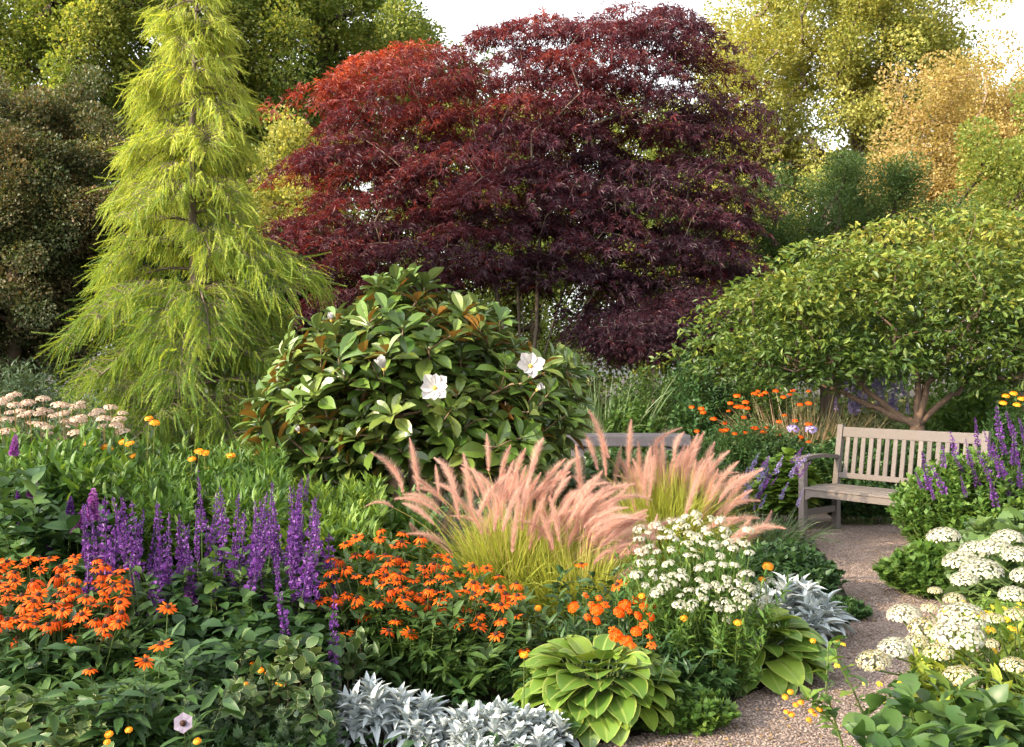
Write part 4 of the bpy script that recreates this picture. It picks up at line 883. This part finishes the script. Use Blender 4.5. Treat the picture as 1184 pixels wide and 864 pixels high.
xy = np.array([surfpt(U(-40, 200), U(730, 815), .3)[:2] for _ in range(150)]); leafy(T, xy, np.interp(xy[:, 1], [3.3, 4.3], [.15, .40])*U(.75, 1.1, 150), LANCE, .135, 20, G1D, elev=(-.6, .3), jit=.25)

# ---- left border, behind the purple spikes
def patch(name, label, x0, x1, Y0, Y1, p0, p1, n, per, tpl, size, mat, cat='plant', **k):
    """leafy patch across x0..x1 (seen) and Y0..Y1 (deep) whose front/back edges reach heights p0/p1"""
    Ys = U(Y0, Y1, n); xs_ = (U(x0, x1, n)-592)/F*Ys; h = np.interp(Ys, [Y0, Y1], [p0, p1])*U(.84, 1.06, n)
    T = thing(name, label, cat, (xs_.mean(), Ys.mean(), 0)); leafy(T, np.c_[xs_, Ys], h, tpl, size, per, mat, shrink=.9, **k); return T
patch('border_phlox', 'fresh green leafy perennial patch between the pink flower heads and the purple spikes', -20, 150, 5.4, 6.9, .86, 1.02, 340, 24, LANCE, .14, G1, elev=(.0, 1.1))
patch('border_perennial', 'fine fresh green foliage patch in front of the weeping conifer, right of the orange heads', 150, 330, 5.3, 6.8, .72, .93, 420, 26, LANCE2, .13, G1, elev=(.1, 1.2))
patch('border_perennial', 'bright lime-green lance leaves at the foot of the magnolia', 300, 440, 5.3, 6.4, .54, .74, 380, 24, LANCE2, .14, G4, elev=(.2, 1.2))
patch('border_perennial', 'mid-green leafy patch at the foot of the magnolia, right behind the coneflowers', 400, 500, 5.7, 6.6, .42, .62, 160, 22, LANCE, .13, G1, elev=(.0, 1.1))
patch('border_perennial', 'dark broad-leaved plant at the left edge above the orange coneflowers', -30, 80, 5.1, 5.7, .66, .84, 160, 18, OVATE, .14, G2, elev=(-.3, .8))
# dusky pink flat heads
T = thing('sedum', 'flat dusky pink flower heads on tall stalks at the upper left of the border', 'flowering plant', (*P(60, 0, 7.2)[:2], 0)); pr = []; q = []
for px, py in [(6, 463), (16, 458), (30, 468), (50, 462), (33, 466), (48, 474), (12, 478), (28, 481), (72, 470), (90, 471), (70, 480), (62, 482), (95, 487), (108, 480), (84, 493), (55, 495), (78, 488), (128, 472), (114, 497), (108, 504), (135, 494), (142, 500), (72, 508), (8, 500), (98, 492), (120, 485), (40, 490), (82, 516)]+[(U(0, 145), U(466, 510)) for _ in range(26)]:
    p = P(px, py, 7.0+Nn(.3)); sub('flower_head', SED[int(U(0, 2))], T, p, (Nn(.08), -.12, 1), U(.032, .055)); pr.append((np.array([p[0], p[1]+.1, .1]), p-np.array([0, 0, .02]))); q.append(p)
wires(T, pr, .004, name='flower_stalks', mat=leafmat('tan_stalk', [(.25, .16, .06), (.35, .24, .1)], trans=0)); bedfoliage(T, q, .13, 260, .2, LANCE2, .12, 20, G3, elev=(-.2, 1))
# amber heads
T = thing('marigold', 'amber orange flower heads on thin stalks below the dusky pink heads', 'flowering plant', (*P(130, 0, 6.5)[:2], 0)); pr = []; q = []
for px, py in [(172, 484), (179, 489), (93, 515), (101, 514), (108, 517), (123, 517), (129, 520), (143, 511), (150, 513), (148, 531), (154, 527), (105, 530), (54, 523), (230, 522), (237, 524), (222, 531), (267, 527), (240, 543)]:
    p = P(px, py, 6.45+Nn(.12)); sub('flower_head', MARI[int(U(0, 2))], T, p, (Nn(.15), -.3, 1), U(.022, .032)); pr.append((np.array([p[0]-.06, p[1]+.1, .3]), p)); q.append(p)
wires(T, pr, .003, name='flower_stalks', mat=leafmat('yellow_stalk', [(.25, .25, .06), (.3, .3, .1)], trans=0)); bedfoliage(T, q, .12, 60, .12, LANCE2, .1, 16, G1, elev=(0, 1))
# pinkish purple cone heads
T = thing('buddleia', 'leafy plant with plump magenta and purple flower cones at the left edge', 'flowering plant', (*P(20, 0, 5.2)[:2], 0)); pr = []; q = []
for px, py, l, mi in [(18, 503, .10, 0), (42, 552, .10, 0), (22, 598, .15, 1), (58, 622, .10, 1), (20, 568, .07, 1), (108, 565, .16, 0), (82, 574, .09, 1), (95, 590, .12, 0)]:
    p = P(px, py, 5.0); up = nrm(np.array([Nn(.2)+.15, -.1, 1])); sub('flower_cone', SPM[mi], T, p-up*l, up, (l*1.25, l*1.25, l)); pr.append((np.array([p[0]-.05, p[1]+.1, .2]), p-up*l*.9)); q.append(p-np.array([0, 0, .12]))
wires(T, pr, .0035, name='flower_stalks'); bedfoliage(T, q, .05, 70, .14, OVATE, .15, 14, G2, elev=(-.2, .7))
# scattered thin violet spikes above the lime foliage
tops = [P(px, py, 5.9) for px, py in ((230, 543), (357, 548), (283, 560), (305, 563), (188, 565), (340, 560), (368, 570), (255, 565), (270, 558))]
spikes('salvia', 'thin violet spikes standing singly above the fresh green foliage before the magnolia', SPK, tops, [.16]*9, None, lambda T, q: bedfoliage(T, q, .1, 30, .08, LANCE2, .10, 16, G1, elev=(0, 1)))

# ---- pink fountain grasses
def fountain(label, px, Y, n, heads, h, spread, blades=2200, hmin=.5):
    x = P(px, 0, Y)[0]; T = thing('fountain_grass', label, 'grass clump', (x, Y, 0), 'pink fountain grasses'); xy, rr = ell(x, Y, .20, .16, blades)
    a = U(0, 6.283, blades); e = np.abs(rng.normal(0, spread, blades)); d = np.c_[np.cos(a)*e*1.3, np.sin(a)*e, np.ones(blades)]
    b = MB(); b.blades(np.c_[xy, np.zeros(blades)], d, h*U(.55, 1.08, blades), U(.1, .55, blades)*(.4+e), U(.0022, .0042, blades), 7); b.build('blades', GRASSM, T)
    st = MB()
    for hx, hy, dY, ang, l in heads:
        p = P(hx, hy, Y+dY); k = int(np.argmin([abs(ang-q) for q in (.0, .25, .5, .8)])); v = (3, 0, 1, 2)[k] if U(0, 1) < .8 else 4
        up = nrm(np.array([math.sin(ang*.8) if hx > px-25 else -math.sin(ang*.8), Nn(.15), math.cos(ang*.8)])); sx = 0 if up[0] > 0 else math.pi
        # plume hangs over to the side it leans; its foot sits below the tip
        foot = p-up*l*.9
        from mathutils import Matrix
        o = sub('plume', PLM[v], T, foot, up, (l*.9, l*.9, l), spin=(math.pi/2 if up[0] < 0 else -math.pi/2)+Nn(.6))
        g0 = np.array([x+(foot[0]-x)*.18, Y+dY*.25, .05]); s = np.linspace(0, 1, 9)[:, None]; m = np.array([g0[0]*.65+foot[0]*.35, g0[1]*.6+foot[1]*.4, max(foot[2]*.75, g0[2])]); m = m-up*0
        st.tube(g0*(1-s)**2+2*m*s*(1-s)+foot*s*s, np.linspace(.0026, .0016, 9), 3, cap=False)
    st.build('flower_stalks', leafmat('straw_stalk', [(.35, .30, .08), (.45, .34, .12)], trans=.2), T); return T
hd = []
for px, py, a_, l in [(458, 515, .35, .32), (478, 512, .15, .33), (522, 515, .12, .36), (540, 530, .1, .36), (565, 505, .0, .22), (584, 515, .05, .25), (553, 530, .0, .18), (622, 497, .25, .30), (598, 520, .2, .33), (612, 530, .25, .36), (670, 520, .0, .36), (640, 525, .4, .32), (652, 515, .1, .28), (430, 566, 1.0, .18), (465, 605, 1.1, .2), (505, 540, .15, .18), (525, 555, .2, .25), (660, 560, .35, .3), (690, 545, .5, .33), (715, 540, .7, .34), (735, 580, .8, .32), (750, 588, .9, .34), (700, 600, 1.1, .26), (655, 632, 1.2, .22), (735, 600, .8, .3), (765, 602, 1.1, .3), (745, 615, 1.2, .3), (720, 560, .6, .3)]:
    hd.append((px, py, Nn(.2), a_+Nn(.06), l))
for _ in range(66):
    px = np.clip(rng.normal(610, 62), 470, 740); py = 530+abs(Nn(28))+abs(px-600)*.12; hd.append((px, py, Nn(.22), abs(px-600)/170+abs(Nn(.15)), U(.2, .32)))
fountain('nearer pink fountain grass clump with long feathery plumes in front of the magnolia', 595, 5.7, 80, hd, .78, .42, 3600)
hd = []
for _ in range(46):
    px = np.clip(rng.normal(700, 36), 630, 775); py = 560+abs(Nn(24))+max(0, px-690)*.45; hd.append((px, py, Nn(.15), .25+max(0, px-650)/110+Nn(.1), U(.2, .3)))
fountain('low right part of the near pink fountain grass, plumes arching over the white flowers', 672, 5.45, 50, hd, .62, .5, 1800)
hd = []
for px, py, a_, l in [(688, 475, .35, .40), (752, 482, .0, .42), (727, 490, -.1, .36), (779, 490, .15, .3), (682, 500, .2, .34), (697, 505, .1, .32), (800, 503, .2, .38), (806, 500, .25, .4), (818, 512, .3, .38), (830, 515, .35, .36), (840, 530, .6, .38), (868, 532, .6, .42), (860, 530, .7, .4), (785, 515, .1, .36), (765, 510, 0., .36), (740, 515, .05, .36), (715, 520, -.1, .36), (850, 560, .8, .35), (865, 558, .9, .38), (870, 580, 1.1, .36), (890, 585, 1.2, .4), (880, 600, 1.2, .36), (905, 605, 1.3, .36), (860, 607, 1.2, .34), (845, 585, 1.0, .34), (885, 618, 1.3, .3)]:
    hd.append((px, py, Nn(.25), a_+Nn(.06), l))
for _ in range(44):
    px = np.clip(rng.normal(778, 50), 670, 880); py = 512+abs(Nn(22))+abs(px-765)*.22; hd.append((px, py, Nn(.3), abs(px-765)/150+Nn(.08), U(.28, .4)))
fountain('farther pink fountain grass clump with mauve-tinged plumes left of the bench', 770, 7.3, 70, hd, .85, .42, 3000)

# ---- white flower mound
T = thing('candytuft', 'bushy mound of small white flower clusters right of the near pink grass', 'flowering plant', (*P(805, 0, 5.2)[:2], 0)); pr = []; q = []; tried = []
def whok(x, y): return (y > 592+abs(x-800)*.28) and not (x < 760 and y > 690)
while len(q) < 84:
    px, py = U(735, 868), U(592, 705)
    if not whok(px, py) or (tried and min((px-a)**2+((py-b)*1.4)**2 for a, b in tried) < 75): continue
    tried.append((px, py)); z = np.interp(py, [592, 705], [.76, .42]); p = surfpt(px, py, z); sub('flower_cluster', WH[int(U(0, 3))], T, p, (Nn(.3), -.3+Nn(.2), 1), U(.018, .032)); pr.append((np.array([T.location.x*.4+p[0]*.6, p[1]+.05, .02]), p-np.array([0, 0, .01]))); q.append(p)
for px, py, z in ((880, 700, .36), (868, 685, .4), (885, 690, .38), (872, 705, .34), (815, 713, .34), (806, 725, .3), (872, 746, .25), (767, 683, .43), (842, 716, .36), (890, 672, .42), (858, 668, .46), (878, 678, .42)):
    p = surfpt(px, py, z); sub('flower_cluster', WH[0], T, p, (0, -.5, 1), .028); pr.append((p-np.array([0, -.1, z*.8]), p)); q.append(p)
wires(T, pr, .002, name='flower_stalks'); bedfoliage(T, q, .07, 420, .07, LANCE2, .07, 24, G1, elev=(0, 1.1))
T = thing('yellow_buttons', 'few tiny yellow button flowers in front of the white flower mound', 'flowering plant', (*surfpt(795, 715, .2)[:2], 0)); pr = []
for px, py in ((796, 702), (791, 715), (853, 720), (742, 689), (881, 670), (888, 655), (622, 703), (606, 757)):
    p = surfpt(px, py, .38 if py > 690 else .45); sub('flower_head', MARI[0], T, p, (0, -.5, 1), .026 if py == 655 else .015); pr.append((p-np.array([0, -.05, .25]), p))
wires(T, pr, .002, name='flower_stalks')
patch('leafy_plant', 'dark green leafy plant below the white flower mound, left of the small hosta', 715, 850, 4.25, 5.0, .16, .42, 260, 22, LOBED, .075, G2, elev=(-.4, .7))
xy, r = ell(*surfpt(780, 820, .08)[:2], .26, .17, 220); T = thing('low_groundcover', 'low green cut-leaved groundcover at the path edge between the two hostas', 'plant', (*xy.mean(0), 0)); leafy(T, xy, .17*(1-.6*r*r)*U(.7, 1.1, 220), LOBED, .045, 18, G1, elev=(-.3, .8))

# ---- hostas
HL = leaf(.47, 7, .16, .10, 7, 'heart', wave=.012)
M_HOS = leafmat('hosta_leaf', [(.075, .15, .022), (.11, .20, .03), (.16, .26, .035), (.22, .31, .045)], trans=.25, rough=.38, edge=(.36, .40, .10), edgew=.93, vein=(.26, .34, .08))
def hosta(label, px, py, rad, h, n, size, lean=0.0, edge=1):
    c = surfpt(px, py, 0); T = thing('hosta', label, 'plant', (c[0], c[1], 0), 'variegated hostas by the path'); f_ = MB(); s_ = MB(); i = np.arange(n); u = (i+.5)/n
    a = i*2.39996+rng.normal(0, .15, n); r = rad*(.12+.62*np.sqrt(u)); z = h*(1-.78*u**1.3)+rng.normal(0, .01, n)+.03
    p = np.c_[c[0]+np.cos(a)*r, c[1]+np.sin(a)*r*.9, z]; e = np.interp(u, [0, .4, 1], [.7, .0, -.65])+rng.normal(0, .12, n)
    d = np.stack([np.cos(a)*np.cos(e), np.sin(a)*np.cos(e), np.sin(e)], -1); d[:, 0] += lean; nn = np.c_[np.cos(a)*-np.sin(e), np.sin(a)*-np.sin(e), np.cos(e)]+rng.normal(0, .22, (n, 3))
    f_.inst(HL, p, frames(d, nn), size*U(.75, 1.12, n)*(.7+.3*np.sin(u*3)), rng.random(n))
    for k in range(n): b0 = np.array([c[0]+np.cos(a[k])*.03, c[1]+np.sin(a[k])*.03, .0]); m = (b0+p[k])/2+np.array([0, 0, .05]); s_.tube([b0, m, p[k]], .004, 4, cap=False)
    s_.build('stalks', STEM_G, T); f_.build('leaves', M_HOS, T, smooth=True)
hosta('large green-gold hosta with pale-edged leaves at the bottom, left of the gravel path', 690, 838, .36, .25, 130, .155)
hosta('smaller green hosta arching over the path below the white flowers', 872, 785, .33, .24, 84, .165, lean=.25)

# ---- silver-leaved plants
SVL = leaf(.15, 5, .22, .14, 3, 'lance', wave=.02); SVL2 = leaf(.2, 4, .12, .12, 3, 'obov')
def silver(label, px, py, rx, ry, h, n, per, size, cat='plant', tpl=SVL):
    c = surfpt(px, py, 0); T = thing('silver_plant', label, cat, (c[0], c[1], 0), 'silver-leaved plants'); xy, r = ell(c[0], c[1], rx, ry, n); f_ = MB()
    zz = h*(1-.6*r*r)*U(.7, 1.05, n)
    for k in range(n):
        i = np.arange(per); a = i*2.4+U(0, 6); e = np.interp(i/per, [0, 1], [-.1, 1.25])+rng.normal(0, .15, per); d = np.stack([np.cos(a)*np.cos(e), np.sin(a)*np.cos(e), np.sin(e)], -1)
        p = np.c_[np.full(per, xy[k, 0]), np.full(per, xy[k, 1]), zz[k]*(.45+.4*i/per)]; nn = np.c_[-np.cos(a)*np.sin(e), -np.sin(a)*np.sin(e), np.cos(e)]+rng.normal(0, .2, (per, 3)); f_.inst(tpl, p, frames(d, nn), size*U(.7, 1.2, per)*(1-.3*i/per), U(0, 1)*.5+rng.random(per)*.5)
    s_ = MB(); s_.blades(np.c_[c[:2]+(xy-c[:2])*.6, np.zeros(n)], np.c_[(xy-c[:2])*.4, zz], np.sqrt(((xy-c[:2])**2).sum(1)*.16+zz**2), 0, .004, 4); s_.build('stems', SILVER, T); f_.build('leaves', SILVER, T, smooth=True); return T
silver('broad silver felt-leaved plant at the bottom of the photo, left of centre', 440, 862, .24, .17, .26, 34, 15, .115)
silver('finer silver-leaved plant at the bottom, between the broad silver plant and the large hosta', 575, 872, .30, .16, .21, 70, 15, .075, tpl=SVL2)
silver('long-leaved silver plant beside the path, right of the white flowers', 918, 742, .24, .22, .36, 46, 15, .15)
T = pm('leafy_shrub', 'low dark green shrub spilling onto the path left of the bench', 'shrub', 905, 6.3, 66, .42, 632, 420, 24, OVS, .07, leafmat('path_shrub_leaf', [(.025, .06, .02), (.04, .09, .028), (.06, .12, .035)], trans=.25), flat=.5)
pm('leafy_plant', 'small low plant at the inner bend of the path beside the silver leaves', 'plant', 975, 5.9, 30, .2, 695, 150, 20, LOBED, .055, G2, flat=.5)

# ---- shrub with violet spikes over the right end of the bench
T = pm('salvia', 'bushy green shrub with violet flower spikes hiding the right end of the bench', 'shrub', 1120, 7.3, 88, .5, 530, 900, 28, OVS, .072, G1, flat=.45)
pr = []
for px, py, l in [(1068, 532, .22), (1080, 545, .18), (1100, 505, .14), (1128, 490, .16), (1153, 478, .18), (1165, 482, .14), (1118, 515, .16), (1140, 505, .16), (1172, 505, .2), (1090, 520, .12), (1135, 530, .22), (1150, 520, .2), (1160, 545, .2), (1178, 535, .18), (1145, 555, .22), (1165, 570, .2), (1125, 545, .18), (1112, 555, .12), (1075, 562, .1), (1180, 490, .16), (1190, 515, .2), (1155, 500, .16), (1105, 530, .14), (1060, 550, .1)]:
    p = P(px, py, 7.0+Nn(.1)); up = nrm(np.array([-.3+Nn(.15), -.1, 1])); sub('flower_spike', SPK[int(U(0, 4))], T, p-up*l, up, (l*1.5, l*1.5, l*1.3)); pr.append((np.array([p[0]+.1, 7.25, .4]), p-up*l*.8))
wires(T, pr, .003, name='flower_stalks')
pm('leafy_plant', 'cut-leaved plant at the path edge in front of the violet-spiked shrub', 'plant', 1084, 6.45, 70, .3, 632, 300, 22, LOBED, .075, G1, flat=.5)
pm('leafy_plant', 'pale green broad-leaved plant at the right edge behind the white domed flowers', 'plant', 1165, 6.0, 62, .32, 605, 200, 16, ROUND, .14, leafmat('pale_broad_leaf', [(.07, .13, .04), (.10, .17, .05), (.15, .22, .07)], trans=.3), flat=.5)
T = pm('leafy_plant', 'small yellow-flowered plant at the right path edge below the pale broad leaves', 'plant', 1150, 5.25, 45, .18, 690, 120, 18, LANCE2, .06, G4, flat=.5)
for _ in range(16): sub('flower_head', SMY[0], T, P(U(1110, 1195), U(690, 715), 5.1), (0, -.4, 1), U(.007, .013))

# ---- right foreground: white domed flowers, yellow-green leaves
T = thing('white_yarrow', 'large white domed flower heads on branching stalks in the right foreground', 'flowering plant', (1.75, 2.75, 0)); pr = []
UL = [(1091, 623, 27, 3.9, 1), (1130, 640, 30, 3.85, 1), (1165, 625, 26, 3.9, 1), (1112, 652, 30, 3.75, 1), (1150, 636, 28, 3.75, 1), (1178, 645, 26, 3.6, 1), (1135, 663, 34, 3.6, 1), (1115, 672, 22, 3.5, 1), (1081, 684, 12, 3.4, 0), (1103, 694, 13, 3.4, 0), (1046, 713, 20, 3.3, 1), (1075, 704, 11, 3.3, 2), (1072, 728, 22, 3.2, 2), (1113, 717, 28, 3.1, 1), (1108, 738, 30, 3.05, 1), (1150, 716, 16, 3.0, 2), (1172, 690, 24, 3.0, 1), (1176, 712, 20, 3.1, 2), (1035, 752, 20, 3.0, 1), (1010, 766, 20, 2.95, 0), (1085, 755, 18, 3.0, 2), (1111, 784, 20, 2.85, 0), (1172, 770, 22, 2.8, 2), (1184, 668, 22, 3.3, 1), (1060, 742, 14, 3.1, 2), (1146, 745, 13, 3.0, 0)]
hub = [np.array([1.42, 2.75, .50]), np.array([1.72, 2.95, .62]), np.array([1.45, 2.5, .52])]
for px, py, r_, Y, k in UL:
    p = P(px, py, Y*.88); dd = np.argmin([np.linalg.norm(p-h_) for h_ in hub]); h_ = hub[dd]; up = nrm((p-h_)*.35+np.array([0, -.12, .8])); sub('umbel', UMB[k][0], T, p, up, r_*(.98 if px < 1125 and py > 690 else .7)*Y*.88/F, kids=[('flower_stalks', UMB[k][1])]); pr.append((h_, p-up*r_*Y*.88/F*.45))
for h_ in hub: pr.append((np.array([h_[0]+.03, h_[1]-.1, 0]), h_))
wires(T, pr, .0028, name='stems', bend=-.01)
patch('yellow_green_plant', 'yellow-green leafy plant with tiny yellow flowers under the white domed flowers', 1050, 1290, 2.45, 3.0, .62, .70, 230, 18, LANCE, .085, leafmat('chartreuse_leaf', [(.09, .17, .025), (.15, .25, .035), (.27, .34, .045), (.48, .47, .06)], trans=.3), elev=(-.2, .9))
T = thing('yellow_flowers', 'loose sprays of tiny yellow flowers between the white domed flowers', 'flowering plant', (1.5, 2.8, 0)); pr = []
for _ in range(34): p = P(U(1085, 1200), U(690, 790), U(2.75, 2.95)); sub('flower_head', SMY[int(0)], T, p, (Nn(.3), -.5, 1), U(.007, .012)); pr.append((p*np.array([1, 1, .5])+np.array([.05, .1, 0]), p))
wires(T, pr, .0016, name='flower_stalks')
patch('leafy_plant', 'broad dark green leaves in the bottom right corner of the photo', 1000, 1320, 2.0, 2.5, .62, .66, 170, 15, OVATE, .095, leafmat('corner_leaf', [(.03, .075, .018), (.05, .11, .025), (.08, .15, .035), (.14, .21, .045)], trans=.3, rough=.4), elev=(-.4, .7), jit=.3)
T = thing('slender_weed', 'slender branching weed with sparse leaves and tiny yellow-orange buds, left of the white domes', 'plant', (.85, 2.6, 0)); pr = []; LV = []
def chainpx(*q): return [P(a, b_, c_) for a, b_, c_ in q]
st = MB()
for q in (chainpx((985, 900, 2.5), (968, 842, 2.5), (955, 800, 2.5), (958, 742, 2.5)), chainpx((1010, 900, 2.6), (1000, 830, 2.6), (985, 795, 2.6), (968, 765, 2.6), (966, 745, 2.6)), chainpx((968, 842, 2.5), (945, 815, 2.5), (932, 808, 2.5)), chainpx((1000, 830, 2.6), (1035, 800, 2.6), (1055, 780, 2.6))):
    q = np.array(q); s = np.linspace(0, len(q)-1, 16); q = np.stack([np.interp(s, range(len(q)), q[:, k]) for k in range(3)], 1); st.tube(q, np.linspace(.003, .0015, 16), 4, cap=False)
    for i in range(3, 16, 1): LV.append(q[i])
st.build('stems', STEM_G, T); LV = np.repeat(np.array(LV), 2, 0); n = len(LV); f_ = MB(); f_.inst(OVS, LV, frames(np.c_[rng.normal(size=(n, 2)), U(-.2, .9, n)], randdir(n)*.5+np.array([0, 0, 1])), U(.015, .055, n), rng.random(n)); f_.build('leaves', G1, T)
for px, py in ((908, 806), (914, 800), (920, 815), (926, 812), (909, 823), (915, 826), (942, 826), (948, 820), (935, 832), (938, 822), (1017, 791), (1005, 805), (1020, 810), (1041, 791), (1000, 790), (1042, 810), (968, 740), (975, 745), (940, 741), (968, 770)):
    p = P(px, py, 2.5); sub('flower_head', SMY[0] if px > 960 else MARI[0], T, p, (0, -.5, 1), U(.005, .008))

# ---- lower left corner
VAR = leafmat('variegated_leaf', [(.035, .075, .025), (.055, .11, .032), (.085, .14, .042), (.15, .19, .06)], trans=.2, rough=.5, edge=(.36, .38, .20), edgew=.93)
VL = leaf(.36, 4, .16, .10, 3, 'ell', wave=.02); TWIG = leafmat('brown_stem', [(.12, .08, .05), (.2, .13, .08)], trans=0)
patch('variegated_plant', 'cream-edged leafy plant in the bottom left corner of the photo', -40, 120, 3.1, 3.6, .20, .31, 60, 11, VL, .10, VAR, elev=(-.3, .8), stemmat=TWIG, lo=.4)
patch('variegated_plant', 'cream-edged leafy plant left of the broad silver plant, with twiggy stems', 270, 372, 3.6, 3.95, .27, .38, 34, 10, VL, .085, VAR, elev=(-.3, .9), stemmat=TWIG, lo=.35)
patch('variegated_plant', 'few upright cream-edged leaves just behind the broad silver plant', 385, 440, 4.15, 4.3, .27, .33, 9, 6, VL, .085, VAR, elev=(.4, 1.3), stemmat=TWIG, lo=.5)
patch('low_groundcover', 'cut-leaved green groundcover along the bottom edge, left of the silver plants', 90, 385, 3.25, 3.9, .10, .20, 360, 18, LOBED, .06, G2, elev=(-.2, .9))
T = patch('low_groundcover', 'grey-green feathery groundcover dotted with tiny yellow flowers before the broad dark plant', 210, 390, 3.55, 3.95, .18, .27, 150, 16, LOBED, .05, G3, elev=(0, 1))
for px, py in ((280, 767), (306, 760), (314, 747), (314, 766), (302, 775), (309, 779), (292, 768), (284, 791), (327, 790), (344, 767), (149, 844), (126, 849), (124, 858), (228, 857), (316, 752), (322, 789)): sub('flower_head', MARI[0], T, surfpt(px, py, .29), (0, -.5, 1), U(.009, .015))
T = thing('pale_flower', 'single pale mauve flower with a dark centre above the bottom groundcover', 'flower', (*surfpt(212, 836, .2)[:2], 0)); p = surfpt(212, 836, .3)
mb = MB().add(*combine([(leaf(.45, 3, .02, .05, 5, 'obov'), (0, 0, 0), fr1([math.cos(a), math.sin(a), .12], (0, 0, 1)), 1, a/7) for a in np.arange(6)*1.0472])); sub('petals', mb.mesh('petals', leafmat('pale_mauve', [(.22, .18, .25), (.30, .26, .33)], trans=.2, tint=(1, .9, 1))), T, p, (.1, -1, .4), .034)
sub('centre', HCONE, T, p+np.array([.0, -.003, .0]), (.1, -1, .4), .04); wires(T, [(np.array([p[0], p[1]+.05, 0]), p)], .002, name='stem')
# ---- fallen leaves and petals on the gravel
n = 1700; q = np.c_[U(-1.2, 5, n*4), 3.2+6*rng.random(n*4)**1.4]; q = q[inside(q, poly)][:n]
mb = MB(); mb.inst(OVS, np.c_[q, np.full(len(q), .02)], frames(np.c_[rng.normal(size=(len(q), 2)), rng.normal(0, .15, len(q))], np.array([0, 0, 1.])+rng.normal(0, .25, (len(q), 3))), U(.006, .03, len(q)), rng.random(len(q)))
structure('fallen_leaves', mb, leafmat('dead_leaf', [(.10, .06, .03), (.2, .12, .05), (.3, .17, .06), (.12, .13, .04)], trans=.1), 'stuff')['label'] = 'small fallen leaves scattered on the gravel path'
